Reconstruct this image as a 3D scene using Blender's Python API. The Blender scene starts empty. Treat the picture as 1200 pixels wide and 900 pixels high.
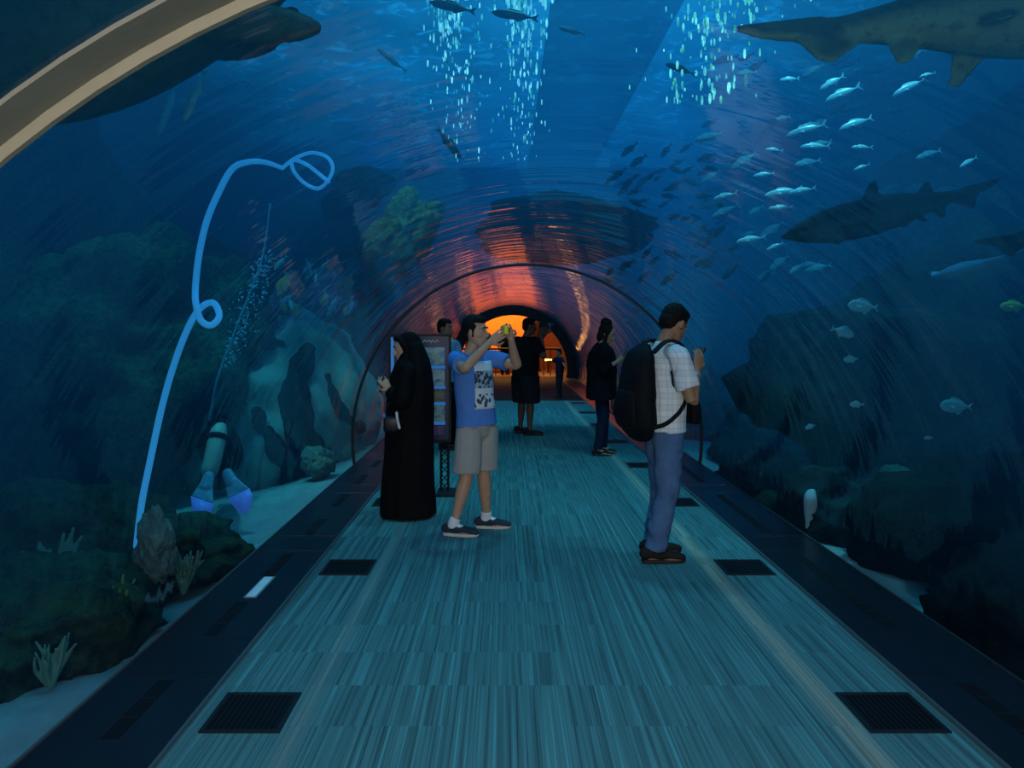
import bpy, bmesh, math, random
from mathutils import Vector, Matrix, noise, Quaternion
from mathutils.bvhtree import BVHTree
V = Vector
PI = math.pi
SC = bpy.context.scene
COL = SC.collection
R = random.Random(7)

# ---------------------------------------------------------------- survey of the place
# camera stands 1.54 m above the carpet, looking along +Y down the tunnel
F, CX, CY, EYE = 900.0, 592.0, 388.0, 1.54
def P(px, py, d):
    return V(((px - CX) / F * d, d, EYE - (py - CY) / F * d))
TX, TZ, TR = 0.25, 0.30, 2.0          # tunnel axis and radius

# ---------------------------------------------------------------- materials
def lin(c):
    return tuple((x / 12.92 if x <= .04045 else ((x + .055) / 1.055) ** 2.4) for x in [y / 255 for y in c])
class N:
    def __init__(s, name):
        s.m = bpy.data.materials.new(name); s.m.use_nodes = True
        s.t = s.m.node_tree; s.t.nodes.clear()
        s.out = s.t.nodes.new('ShaderNodeOutputMaterial')
    def n(s, typ, **kw):
        o = s.t.nodes.new('ShaderNode' + typ)
        for k, v in kw.items():
            if k.startswith('i_'):
                key = k[2:]
                key = int(key) if key.isdigit() else key.replace('_', ' ')
                o.inputs[key].default_value = v
            else:
                setattr(o, k, v)
        return o
    def l(s, a, b, ia=0, ib=0):
        s.t.links.new(a.outputs[ia], b.inputs[ib])
    def math(s, op, a, b=None, clamp=False):
        o = s.n('Math', operation=op, use_clamp=clamp)
        for i, x in enumerate((a, b)):
            if x is None: continue
            if isinstance(x, (int, float)): o.inputs[i].default_value = x
            else: s.t.links.new(x, o.inputs[i])
        return o.outputs[0]
    def mix(s, fac, a, b):
        o = s.n('MixRGB')
        for i, x in enumerate((fac, a, b)):
            if isinstance(x, (int, float)): o.inputs[i].default_value = x
            elif isinstance(x, tuple): o.inputs[i].default_value = (*x[:3], 1)
            else: s.t.links.new(x, o.inputs[i])
        return o.outputs[0]
    def ramp(s, fac, lo, hi):
        o = s.n('MapRange', clamp=True)
        s.t.links.new(fac, o.inputs[0]); o.inputs[1].default_value = lo; o.inputs[2].default_value = hi
        return o.outputs[0]
    def coords(s, scale=(1, 1, 1), kind='Object'):
        c = s.n('TexCoord'); m = s.n('Mapping'); s.l(c, m, kind, 0); m.inputs['Scale'].default_value = scale
        return m.outputs[0]
    def noise(s, vec, scale, detail=4, rough=.55, dist=0):
        o = s.n('TexNoise', i_Scale=scale, i_Detail=detail, i_Roughness=rough, i_Distortion=dist)
        s.t.links.new(vec, o.inputs['Vector'])
        return o.outputs[0]
    def principled(s, color, rough=.7, spec=.3, bump=None, bstr=.3, bdist=.02, **kw):
        p = s.n('BsdfPrincipled')
        if isinstance(color, tuple): p.inputs['Base Color'].default_value = (*color[:3], 1)
        else: s.t.links.new(color, p.inputs['Base Color'])
        if isinstance(rough, (int, float)): p.inputs['Roughness'].default_value = rough
        else: s.t.links.new(rough, p.inputs['Roughness'])
        p.inputs['Specular IOR Level'].default_value = spec
        for k, v in kw.items(): p.inputs[k].default_value = v
        if bump is not None:
            b = s.n('Bump', i_Strength=bstr, i_Distance=bdist)
            s.t.links.new(bump, b.inputs['Height']); s.l(b, p, 0, 'Normal')
        s.l(p, s.out)
        return p
def mat_plain(name, c, rough=.7, spec=.3, var=.25, scale=14, bstr=.15, metal=0, stretch=(1, 1, 1)):
    m = N(name); co = m.coords(stretch); nz = m.noise(co, scale, 5)
    dark = tuple(x * (1 - var) for x in c); lite = tuple(min(1, x * (1 + var)) for x in c)
    m.principled(m.mix(nz, dark, lite), rough, spec, nz, bstr, .01, Metallic=metal)
    return m.m
def mat_emit(name, c, s):
    m = N(name); e = m.n('Emission', i_Color=(*c, 1), i_Strength=s); m.l(e, m.out); return m.m
def mat_rock(name, dark, lite, algae, amount=.5, scale=2.2):
    m = N(name); co = m.coords(); a = m.noise(co, scale, 8, .65); b = m.noise(co, scale * 5, 6, .7)
    g = m.n('NewGeometry'); sx = m.n('SeparateXYZ'); m.l(g, sx, 'Normal', 0)
    up = m.math('ADD', m.math('MULTIPLY', sx.outputs[2], .5), m.math('MULTIPLY', m.ramp(a, .3, .75), .8))
    fac = m.math('MULTIPLY', m.ramp(up, .75 - amount * .6, 1.25 - amount * .5), m.ramp(b, .35, .7))
    base = m.mix(m.ramp(b, .3, .75), dark, lite)
    h = m.math('ADD', a, m.math('MULTIPLY', b, .5))
    m.principled(m.mix(fac, base, algae), .9, .1, h, .9, .12)
    return m.m

# ---------------------------------------------------------------- mesh building
def catmull(pts, k):
    if k <= 1 or len(pts) < 3: return [p.copy() for p in pts]
    out = []
    n = len(pts)
    for i in range(n - 1):
        p0 = pts[max(i - 1, 0)]; p1 = pts[i]; p2 = pts[i + 1]; p3 = pts[min(i + 2, n - 1)]
        for j in range(k):
            t = j / k; t2 = t * t; t3 = t2 * t
            out.append(.5 * ((2 * p1) + (p2 - p0) * t + (2 * p0 - 5 * p1 + 4 * p2 - p3) * t2 + (3 * p1 - p0 - 3 * p2 + p3) * t3))
    out.append(pts[-1].copy())
    return out
def biggest(me):
    """drop crumbs a remesh may leave: keep the largest connected piece"""
    bm = bmesh.new(); bm.from_mesh(me); bm.verts.ensure_lookup_table(); seen = [False] * len(bm.verts); isl = []
    for v in bm.verts:
        if seen[v.index]: continue
        st = [v]; seen[v.index] = True; g = []
        while st:
            x = st.pop(); g.append(x)
            for e in x.link_edges:
                y = e.other_vert(x)
                if not seen[y.index]: seen[y.index] = True; st.append(y)
        isl.append(g)
    if len(isl) > 1:
        isl.sort(key=len)
        for g in isl[:-1]: bmesh.ops.delete(bm, geom=g, context='VERTS')
        bm.to_mesh(me)
    bm.free()
def weld(o):
    bm = bmesh.new(); bm.from_mesh(o.data); bmesh.ops.remove_doubles(bm, verts=bm.verts, dist=.0005); bmesh.ops.recalc_face_normals(bm, faces=bm.faces); bm.to_mesh(o.data); bm.free(); return o
class MB:
    def __init__(s): s.v = []; s.f = []
    def rings(s, rings, cap=True):
        b = len(s.v); n = len(rings[0])
        for r in rings: s.v += [V(p) for p in r]
        for i in range(len(rings) - 1):
            for j in range(n):
                k = (j + 1) % n
                s.f.append((b + i * n + j, b + i * n + k, b + (i + 1) * n + k, b + (i + 1) * n + j))
        if cap:
            s.f.append(tuple(b + j for j in reversed(range(n))))
            s.f.append(tuple(b + (len(rings) - 1) * n + j for j in range(n)))
    def tube(s, pts, radii, n=12, up=(0, 1, 0), sub=3, cap='round', fixed=False):
        pts = [V(p) for p in pts]
        if not isinstance(radii, (list, tuple)): radii = [radii] * len(pts)
        rr = [V((r, r, 0)) if isinstance(r, (int, float)) else V((r[0], r[1], 0)) for r in radii]
        pts = catmull(pts, sub); rr = catmull(rr, sub)
        m = len(pts); rings = []
        nrm = V(up)
        T = [(pts[min(i + 1, m - 1)] - pts[max(i - 1, 0)]).normalized() for i in range(m)]
        if abs(T[0].dot(nrm.normalized())) > .95: nrm = V((1, 0, .2))
        def ring(c, t, nn, ra, rb):
            bb = t.cross(nn)
            return [c + nn * (math.cos(2 * PI * j / n) * ra) + bb * (math.sin(2 * PI * j / n) * rb) for j in range(n)]
        fr = []
        for i in range(m):
            if fixed: nrm = V(up)
            nrm = (nrm - T[i] * nrm.dot(T[i])).normalized()
            fr.append(nrm.copy())
        for i in range(m):
            if cap == 'round' and i == 0:
                r = min(rr[0].x, rr[0].y)
                for a in (1.35, .85, .4):
                    rings.append(ring(pts[0] - T[0] * r * math.sin(a), T[0], fr[0], rr[0].x * math.cos(a), rr[0].y * math.cos(a)))
            rings.append(ring(pts[i], T[i], fr[i], rr[i].x, rr[i].y))
            if cap == 'round' and i == m - 1:
                r = min(rr[-1].x, rr[-1].y)
                for a in (.4, .85, 1.35):
                    rings.append(ring(pts[-1] + T[-1] * r * math.sin(a), T[-1], fr[-1], rr[-1].x * math.cos(a), rr[-1].y * math.cos(a)))
        s.rings(rings)
    def ball(s, c, r, M=None, nu=14, nv=9):
        c = V(c); r = V((r, r, r)) if isinstance(r, (int, float)) else V(r); rings = []
        for i in range(1, nv):
            a = PI * i / nv
            ring = []
            for j in range(nu):
                b = 2 * PI * j / nu
                p = V((r.x * math.sin(a) * math.cos(b), r.y * math.sin(a) * math.sin(b), -r.z * math.cos(a)))
                ring.append(c + (M @ p if M else p))
            rings.append(ring)
        s.rings(rings)
    def box(s, c, h, M=None, bev=0):
        c = V(c); h = V(h); b = min(bev, min(h) * .95)
        if b <= 0:
            i0 = len(s.v)
            for x in (-1, 1):
                for y in (-1, 1):
                    for z in (-1, 1):
                        p = V((x * h.x, y * h.y, z * h.z)); s.v.append(c + (M @ p if M else p))
            for q in ((0, 1, 3, 2), (4, 6, 7, 5), (0, 4, 5, 1), (2, 3, 7, 6), (0, 2, 6, 4), (1, 5, 7, 3)):
                s.f.append(tuple(i0 + k for k in q))
            return
        rings = []
        def rr(hx, hy, z, rad, k=4):
            pts = []
            for qx, qy, a0 in ((1, 1, 0), (-1, 1, 1), (-1, -1, 2), (1, -1, 3)):
                for j in range(k + 1):
                    a = (a0 + j / k) * PI / 2
                    p = V((qx * (hx - rad) + rad * math.cos(a), qy * (hy - rad) + rad * math.sin(a), z))
                    pts.append(c + (M @ p if M else p))
            return pts
        for a in (0, .5, 1):
            o = b * (1 - math.sin(a * PI / 2)); z = -h.z + b * (1 - math.cos(a * PI / 2))
            rings.append(rr(h.x - o, h.y - o, z, max(b - o, .0005)))
        for a in (1, .5, 0):
            o = b * (1 - math.sin(a * PI / 2)); z = h.z - b * (1 - math.cos(a * PI / 2))
            rings.append(rr(h.x - o, h.y - o, z, max(b - o, .0005)))
        s.rings(rings)
    def plate(s, outline, axis, th):
        """thin closed fin: outline points, thickness along axis"""
        a = V(axis).normalized(); b = len(s.v); n = len(outline)
        c = sum((V(p) for p in outline), V()) / n
        for sg in (-1, 1):
            for p in outline:
                s.v.append(V(p) + a * sg * th * .3)
            s.v.append(c + a * sg * th)
        for j in range(n):
            k = (j + 1) % n
            s.f.append((b + j, b + k, b + n + 1 + k, b + n + 1 + j))
            s.f.append((b + k, b + j, b + n))
            s.f.append((b + n + 1 + j, b + n + 1 + k, b + 2 * n + 1))
    def rect_ring(s, c, hx, hy, w, t, M=None):
        """flat rectangular frame of bar width w and half thickness t"""
        c = V(c); rings = []
        for ix, iy in ((-1, -1), (1, -1), (1, 1), (-1, 1), (-1, -1)):
            r = [V((ix * hx, iy * hy, -t)), V((ix * (hx - w), iy * (hy - w), -t)), V((ix * (hx - w), iy * (hy - w), t)), V((ix * hx, iy * hy, t))]
            rings.append([c + (M @ p if M else p) for p in r])
        b = len(s.v)
        for r in rings[:4]: s.v += r
        for i in range(4):
            k = (i + 1) % 4
            for j in range(4):
                l = (j + 1) % 4; s.f.append((b + i * 4 + j, b + i * 4 + l, b + k * 4 + l, b + k * 4 + j))
    def quad(s, a, b, c, d):
        i = len(s.v); s.v += [V(a), V(b), V(c), V(d)]; s.f.append((i, i + 1, i + 2, i + 3))
    def build(s, name, material, parent=None, smooth=True, voxel=0, sm=2, wr=None, dec=0, keep=None):
        me = bpy.data.meshes.new(name); me.from_pydata([tuple(p) for p in s.v], [], s.f); me.validate()
        bm = bmesh.new(); bm.from_mesh(me); bmesh.ops.recalc_face_normals(bm, faces=bm.faces); bm.to_mesh(me); bm.free()
        if voxel:
            tmp = bpy.data.objects.new('tmp', me); COL.objects.link(tmp)
            md = tmp.modifiers.new('r', 'REMESH'); md.mode = 'VOXEL'; md.voxel_size = voxel
            if sm:
                ms = tmp.modifiers.new('s', 'SMOOTH'); ms.factor = .5; ms.iterations = sm
            dg = bpy.context.evaluated_depsgraph_get()
            m2 = bpy.data.meshes.new_from_object(tmp.evaluated_get(dg)); bpy.data.objects.remove(tmp); bpy.data.meshes.remove(me); me = m2
            me.name = name; biggest(me)
        if wr:
            amp, fx, fy, fz = wr
            bm = bmesh.new(); bm.from_mesh(me); bm.normal_update()
            for v in bm.verts:
                q = V((v.co.x * fx, v.co.y * fy, v.co.z * fz))
                v.co += v.normal * amp * (noise.noise(q) + .5 * noise.noise(q * 2.1 + V((3, 1, 7))))
            bm.to_mesh(me); bm.free()
        me.materials.clear(); me.materials.append(material)
        if smooth:
            for p in me.polygons: p.use_smooth = True
        o = bpy.data.objects.new(name, me); COL.objects.link(o)
        if parent: o.parent = parent
        return o
def tag(o, label, cat, group=None, kind=None):
    if label: o['label'] = label
    if cat: o['category'] = cat
    if group: o['group'] = group
    if kind: o['kind'] = kind
    return o
def struct(o):
    o['kind'] = 'structure'; return o
def empty(name, loc, label=None, cat=None, group=None, rz=0):
    o = bpy.data.objects.new(name, None); COL.objects.link(o); o.location = loc; o.rotation_euler = (0, 0, rz)
    o.empty_display_size = .1
    return tag(o, label, cat, group)
def copy_tree(o, parent=None):
    c = o.copy(); COL.objects.link(c)
    if parent: c.parent = parent
    for ch in list(o.children): copy_tree(ch, c)
    return c
def yawm(a): return Matrix.Rotation(a, 3, 'Z')
# ================================================================= render colour
SC.view_settings.view_transform = 'Standard'
SC.view_settings.look = 'None'
SC.view_settings.exposure = 0
SC.cycles.max_bounces = 6
SC.cycles.diffuse_bounces = 3
SC.cycles.glossy_bounces = 3
SC.cycles.use_adaptive_sampling = True
SC.cycles.adaptive_threshold = .02
SC.cycles.use_denoising = True
SC.cycles.transparent_max_bounces = 16
SC.cycles.volume_bounces = 0
SC.cycles.sample_clamp_indirect = 4
SC.cycles.caustics_reflective = False
SC.cycles.caustics_refractive = False
w = bpy.data.worlds.new('dark_world'); SC.world = w; w.use_nodes = True
w.node_tree.nodes['Background'].inputs[0].default_value = (.001, .004, .008, 1)
w.node_tree.nodes['Background'].inputs[1].default_value = 1

cam = bpy.data.cameras.new('camera'); co_ = bpy.data.objects.new('camera', cam); COL.objects.link(co_)
co_.location = (0, 0, EYE); co_.rotation_euler = (PI / 2, 0, 0)
cam.sensor_width = 36; cam.lens = 27; cam.shift_x = 8 / 1200; cam.shift_y = -62 / 1200; cam.clip_start = .05; cam.clip_end = 200
SC.camera = co_

# ================================================================= floor
def carpet_material():
    m = N('teal_streaked_carpet')
    c = m.n('TexCoord'); sx = m.n('SeparateXYZ'); m.l(c, sx, 'Object', 0)
    X, Y = sx.outputs[0], sx.outputs[1]
    # carpet tiles half a metre square: each tile shifts the streaks a little
    tx = m.math('FLOOR', m.math('MULTIPLY', m.math('ADD', X, .24), 2.0)); ty = m.math('FLOOR', m.math('MULTIPLY', m.math('ADD', Y, .11), 2.9))
    cv = m.n('CombineXYZ'); m.t.links.new(tx, cv.inputs[0]); m.t.links.new(ty, cv.inputs[1])
    wn = m.n('TexWhiteNoise', noise_dimensions='2D'); m.l(cv, wn, 0, 'Vector')
    off = wn.outputs[0]
    v1 = m.n('CombineXYZ')
    m.t.links.new(m.math('ADD', m.math('MULTIPLY', X, 44), m.math('MULTIPLY', off, .12)), v1.inputs[0]); m.t.links.new(m.math('ADD', m.math('MULTIPLY', Y, .35), m.math('MULTIPLY', off, .7)), v1.inputs[1])
    n1 = m.noise(v1.outputs[0], 1.3, 3, .6)
    v2 = m.n('CombineXYZ')
    m.t.links.new(m.math('MULTIPLY', X, 250), v2.inputs[0]); m.t.links.new(m.math('ADD', m.math('MULTIPLY', Y, .8), m.math('MULTIPLY', off, .6)), v2.inputs[1])
    n2 = m.noise(v2.outputs[0], .9, 2, .5)
    n3 = m.noise(c.outputs['Object'], 160, 2, .7)
    big = m.noise(c.outputs['Object'], .55, 2, .5)
    f = m.math('ADD', m.math('MULTIPLY', m.ramp(n1, .36, .66), .55), m.math('MULTIPLY', m.ramp(n2, .3, .7), .35))
    f = m.math('ADD', f, m.math('MULTIPLY', n3, .22))
    f = m.math('ADD', f, m.math('MULTIPLY', off, .03))
    col = m.mix(m.ramp(f, .15, 1.05), lin((54, 76, 78)), lin((98, 148, 150)))
    # brighter teal threads
    thr = m.ramp(n1, .62, .72)
    col = m.mix(m.math('MULTIPLY', thr, .45), col, lin((72, 172, 180)))
    # worn pale track beside the right-hand grilles
    tr = m.math('SUBTRACT', 1.0, m.ramp(m.math('ABSOLUTE', m.math('SUBTRACT', X, 1.335)), .012, .075))
    tr = m.math('MULTIPLY', tr, m.ramp(m.math('ADD', n1, m.math('MULTIPLY', big, .6)), .35, 1.0))
    col = m.mix(m.math('MULTIPLY', tr, .75), col, lin((190, 172, 150)))
    tl = m.math('SUBTRACT', 1.0, m.ramp(m.math('ABSOLUTE', m.math('SUBTRACT', X, -.81)), .01, .05))
    col = m.mix(m.math('MULTIPLY', tl, .18), col, lin((180, 172, 160)))
    h = m.math('ADD', m.math('MULTIPLY', n2, .6), n3)
    m.principled(col, .95, .05, h, .35, .004)
    return m.m
b = MB(); b.box((.26, 7.0, -.03), (1.5, 10.0, .03)); floor = struct(b.build('floor', carpet_material(), smooth=False))
M_black = mat_plain('black_polished_stone', (.010, .013, .018), .3, .35, .3, 3, .02)
M_joint = mat_plain('grey_joint_metal', (.16, .19, .2), .35, .5, .1, 30, .05, metal=.6)
M_dark = mat_plain('matt_black_metal', (.008, .009, .011), .55, .3, .2, 40, .1)
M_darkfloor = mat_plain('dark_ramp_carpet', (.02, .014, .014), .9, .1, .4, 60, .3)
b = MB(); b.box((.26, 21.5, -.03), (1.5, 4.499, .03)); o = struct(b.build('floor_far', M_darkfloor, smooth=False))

def ledge(side, xin, xout):
    b = MB(); lo, hi = min(xin, xout), max(xin, xout); x = (lo + hi) / 2; hx = (hi - lo) / 2 - .006
    y = 3.80 - 1.9 * 4; prof = []
    while y < 26:
        for y0, y1 in ((y, y + 1.52), (y + 1.52, y + 1.9)):
            for yy, zz in ((y0 + .0005, .002), (y0 + .004, .02), (y1 - .004, .02), (y1 - .0005, .002)):
                prof.append([V((x - hx, yy, -.04)), V((x + hx, yy, -.04)), V((x + hx, yy, zz)), V((x - hx, yy, zz))])
        y += 1.9
    b.rings(prof); o = struct(b.build('trim_' + side, M_black, smooth=False))
    b = MB(); b.box((x, 11, -.022), (hx + .004, 14, .03)); o2 = struct(b.build('trim_' + side + '_joint', M_joint, smooth=False))
    b = MB(); s = 1 if xout > xin else -1
    b.box((xin, 11, .006), (.006, 14, .012)); struct(b.build('trim_' + side + '_inner', M_joint, smooth=False))
    b = MB(); b.box((xout + s * .004, 11, .01), (.006, 14, .016)); struct(b.build('trim_' + side + '_outer', M_joint, smooth=False))
ledge('left', -1.24, -1.72); ledge('right', 1.76, 2.235)

ORD = ['nearest', 'second', 'third', 'fourth', 'fifth', 'sixth', 'seventh', 'eighth', 'ninth', 'tenth']
def make_grille():
    r = empty('floor_grille', (0, 0, 0)); b = MB()
    b.rect_ring((0, 0, .003), .156, .16, .018, .004)
    b.build('frame', M_dark, r, smooth=False)
    b = MB(); px = []
    for i in range(13):
        c_ = -.132 + i * .022; px += [(c_ - .006, .001), (c_ - .0045, .006), (c_ + .0045, .006), (c_ + .006, .001)]
    px = [(-.14, .001)] + px + [(.14, .001)]
    b.rings([[V((x_, -.145, z_)), V((x_, .145, z_)), V((x_, .145, -.004)), V((x_, -.145, -.004))] for x_, z_ in px])
    b.build('grating', mat_grate, r, smooth=False)
    return r
mat_grate = mat_plain('grille_black', (.004, .004, .006), .6, .2, .2, 50, .1)
g0 = make_grille(); first = True
for k in range(8):
    for side, x in (('left', -1.02), ('right', 1.555)):
        if side == 'left' and k in (2, 3): pass
        g = g0 if first else copy_tree(g0); first = False
        g.location = (x, 3.1 + 1.9 * k, 0)
        tag(g, '%s black square floor grille from the camera on the %s edge of the teal carpet' % (ORD[k], side), 'floor vent', 'black floor grilles in the carpet')
def make_slot(L, name='slot_vent'):
    r = empty(name, (0, 0, 0)); b = MB()
    b.box((0, 0, .0205), (.035, L / 2, .0012)); b.build('opening', mat_grate, r, smooth=False)
    k = int(L / .13)
    for i in range(1, k):
        b = MB(); b.box((0, -L / 2 + i * L / k, .0225), (.034, .004, .0015)); b.build('crossbar', M_dark, r, smooth=False)
    return r
sl = make_slot(.48); sr = make_slot(1.3); firstl = firstr = True
cl = cr = 0
for k in range(-1, 8):
    y = 3.80 + 1.9 * k
    for a in (.27, 1.2):
        if y + a < 2.3: continue
        s = sl if firstl else copy_tree(sl); firstl = False
        s.location = (-1.475, y + a, 0); cl += 1
        tag(s, 'short dark air slot in the left black ledge, number %d counted from the camera' % cl, 'vent', 'air slots in the left ledge')
    s = sr if firstr else copy_tree(sr); firstr = False
    s.location = (1.985, y + .76, 0); cr += 1
    tag(s, 'long dark air slot in the right black ledge, number %d counted from the camera' % cr, 'vent', 'air slots in the right ledge')
r = empty('label_plate', (-1.455, 4.56, 0), 'small pale rectangular plate lying on the left black ledge', 'plate')
b = MB(); b.box((0, 0, .0225), (.037, .185, .0025), bev=.002); b.build('plate_rim', mat_plain('plate_rim_blue', (.2, .3, .34), .4), r, smooth=False)
b = MB(); b.box((0, 0, .0255), (.026, .17, .001)); b.build('plate_face', mat_plain('plate_face_white', (.75, .85, .85), .5), r, smooth=False)

# ================================================================= acrylic vault
def arch(r, n=64, z0=0.0):
    pts = []; a0 = math.asin(min(1, (TZ - z0) / r)) if z0 < TZ else 0
    for i in range(n + 1):
        a = -a0 + (PI + 2 * a0) * i / n
        pts.append(V((TX + r * math.cos(a), 0, TZ + r * math.sin(a))))
    return pts
m = N('clear_acrylic')
co = m.coords((.5, 1.5, .5)); n1 = m.noise(co, 1.4, 2, .5); co2 = m.coords((.35, 7, .35)); n2 = m.noise(co2, 1.0, 2, .5)
hh = m.math('ADD', n1, m.math('MULTIPLY', n2, .35))
bp = m.n('Bump', i_Strength=.42, i_Distance=.04); m.t.links.new(hh, bp.inputs['Height'])
fr = m.n('Fresnel', i_IOR=1.33); m.l(bp, fr, 0, 'Normal')
tr = m.n('BsdfTransparent', i_Color=(.93, .975, .985, 1)); gl = m.n('BsdfGlossy', i_Color=(.85, .9, .95, 1), i_Roughness=.035); m.l(bp, gl, 0, 'Normal')
mx = m.n('MixShader'); m.t.links.new(m.math('MINIMUM', fr.outputs[0], .6), mx.inputs[0]); m.l(tr, mx, 0, 1); m.l(gl, mx, 0, 2); m.l(mx, m.out)
M_acrylic = m.m
b = MB(); pr = arch(TR, 96); ys = [-2.5, 1.36, 8.8, 16.9, 25.0]
for y0, y1 in zip(ys[:-1], ys[1:]):
    for i in range(len(pr) - 1):
        p, q = pr[i], pr[i + 1]
        b.quad(p + V((0, y0, 0)), p + V((0, y1, 0)), q + V((0, y1, 0)), q + V((0, y0, 0)))
o = b.build('ceiling', M_acrylic)
bm = bmesh.new(); bm.from_mesh(o.data); bmesh.ops.remove_doubles(bm, verts=bm.verts, dist=.0005)
bm.normal_update()
for f in bm.faces:
    c = f.calc_center_median()
    if f.normal.dot(V((TX - c.x, 0, TZ - c.z))) < 0: f.normal_flip()
bm.to_mesh(o.data); bm.free()
struct(o); o['label'] = 'clear acrylic vault of the walk-through tunnel'
def arch_band(name, y0, y1, r0, r1, material, z0=0.0, n=64, kind=True):
    a = arch(r0, n, z0); c = arch(r1, n, z0); b = MB(); rings = []
    for i in range(n + 1):
        rings.append([a[i] + V((0, y0, 0)), c[i] + V((0, y0, 0)), c[i] + V((0, y1, 0)), a[i] + V((0, y1, 0))])
    b.rings(rings); o = b.build(name, material, smooth=False)
    if kind: struct(o)
    return o
M_beige = mat_plain('beige_painted_ring', lin((128, 124, 112)), .75, .2, .12, 9, .25)
M_edge = mat_plain('pale_ring_edge', lin((142, 136, 120)), .7, .2, .1, 20, .2)
for o in (arch_band('trim_1', 1.335, 1.43, 1.991, 2.0, M_beige), arch_band('trim_2', 1.43, 1.445, 1.968, 2.0, M_edge)):
    for v in o.data.vertices: v.co.y -= .085 * (v.co.x + .75)      # the ring is set slightly askew
M_seal = mat_plain('dark_joint_seal', (.006, .008, .012), .5)
arch_band('trim_3', 8.77, 8.81, 1.985, 2.01, M_seal)
arch_band('trim_4', 24.9, 25.2, 1.76, 2.06, mat_plain('charcoal_portal_ring', lin((62, 48, 42)), .7, .2, .2, 8, .2))

# ================================================================= water, sand, tank walls
SURF = 6.8
cs = [(-13, -1.2), (-13, 7.2), (13, 7.2), (13, -1.2)]
ia = arch(2.04, 40, -.2); inner = [(ia[0].x, -1.2)] + [(p.x, p.z) for p in ia] + [(ia[-1].x, -1.2)]
poly = cs + inner
b = MB(); n = len(poly)
for y in (-5.0, 25.05):
    b.v += [V((x, y, z)) for x, z in poly]
for i in range(n):
    k = (i + 1) % n; b.f.append((i, k, n + k, n + i))
b.f.append(tuple(reversed(range(n)))); b.f.append(tuple(range(n, 2 * n)))
m = N('sea_water')
ab = m.n('VolumeAbsorption'); 
SIG = (.36, .155, .125); D = .5
ab.inputs['Density'].default_value = D; ab.inputs['Color'].default_value = (1 - SIG[0] / D, 1 - SIG[1] / D, 1 - SIG[2] / D, 1)
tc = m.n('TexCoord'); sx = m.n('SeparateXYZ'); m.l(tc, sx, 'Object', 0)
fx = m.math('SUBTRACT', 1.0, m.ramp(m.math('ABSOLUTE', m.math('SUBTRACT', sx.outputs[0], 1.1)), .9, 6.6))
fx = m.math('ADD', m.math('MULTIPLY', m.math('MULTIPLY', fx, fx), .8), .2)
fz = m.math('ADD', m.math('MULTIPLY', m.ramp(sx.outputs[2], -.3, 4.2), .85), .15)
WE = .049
em = m.n('Emission'); em.inputs['Color'].default_value = (.014, .36, 1.0, 1)  # volume glow paints in scattered lamp light, stronger mid-tank and higher up
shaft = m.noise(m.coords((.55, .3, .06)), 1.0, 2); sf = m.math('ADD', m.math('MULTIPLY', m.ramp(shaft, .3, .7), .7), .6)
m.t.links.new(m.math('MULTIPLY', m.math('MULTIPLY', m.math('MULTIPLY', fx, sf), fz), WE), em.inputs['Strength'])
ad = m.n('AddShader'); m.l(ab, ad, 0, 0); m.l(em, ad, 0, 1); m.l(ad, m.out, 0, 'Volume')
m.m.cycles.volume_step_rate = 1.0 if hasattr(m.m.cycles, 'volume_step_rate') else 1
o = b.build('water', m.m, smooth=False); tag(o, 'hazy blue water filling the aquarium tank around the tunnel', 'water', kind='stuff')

# rippled surface with its own glow, standing in for lamps above
m = N('glowing_water_surface'); co = m.coords(); n1 = m.noise(co, .35, 3, .5); n2 = m.noise(co, 2.2, 4, .6, 1.2)
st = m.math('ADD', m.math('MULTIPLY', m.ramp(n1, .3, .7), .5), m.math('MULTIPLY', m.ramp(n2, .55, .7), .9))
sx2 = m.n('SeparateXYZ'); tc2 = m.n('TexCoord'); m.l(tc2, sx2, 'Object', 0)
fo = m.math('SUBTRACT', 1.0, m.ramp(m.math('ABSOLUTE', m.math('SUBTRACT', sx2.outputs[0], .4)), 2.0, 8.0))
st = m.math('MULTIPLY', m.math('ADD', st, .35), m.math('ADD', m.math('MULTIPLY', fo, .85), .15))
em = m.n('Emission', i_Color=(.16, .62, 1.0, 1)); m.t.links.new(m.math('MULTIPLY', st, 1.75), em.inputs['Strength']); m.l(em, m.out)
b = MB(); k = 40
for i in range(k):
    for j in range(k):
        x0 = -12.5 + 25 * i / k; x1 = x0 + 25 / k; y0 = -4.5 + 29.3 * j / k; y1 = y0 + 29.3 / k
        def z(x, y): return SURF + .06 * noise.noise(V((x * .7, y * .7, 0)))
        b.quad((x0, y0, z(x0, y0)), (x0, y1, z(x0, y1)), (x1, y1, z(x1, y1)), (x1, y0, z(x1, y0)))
o = weld(b.build('water_surface', m.m)); tag(o, 'rippled water surface far above, glowing in place of lamps', 'water', kind='stuff')
M_concrete = mat_rock('tank_wall_rockwork', (.008, .02, .026), (.03, .06, .07), (.02, .06, .05), .3, .8)
for nm, c, h in (('wall_left', (-12.7, 10, 3), (.1, 15, 4.2)), ('wall_right', (12.7, 10, 3), (.1, 15, 4.2)), ('wall_near', (0, -4.8, 3), (13, .1, 4.2))):
    b = MB(); b.box(c, h); struct(b.build(nm, M_concrete, smooth=False))
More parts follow.
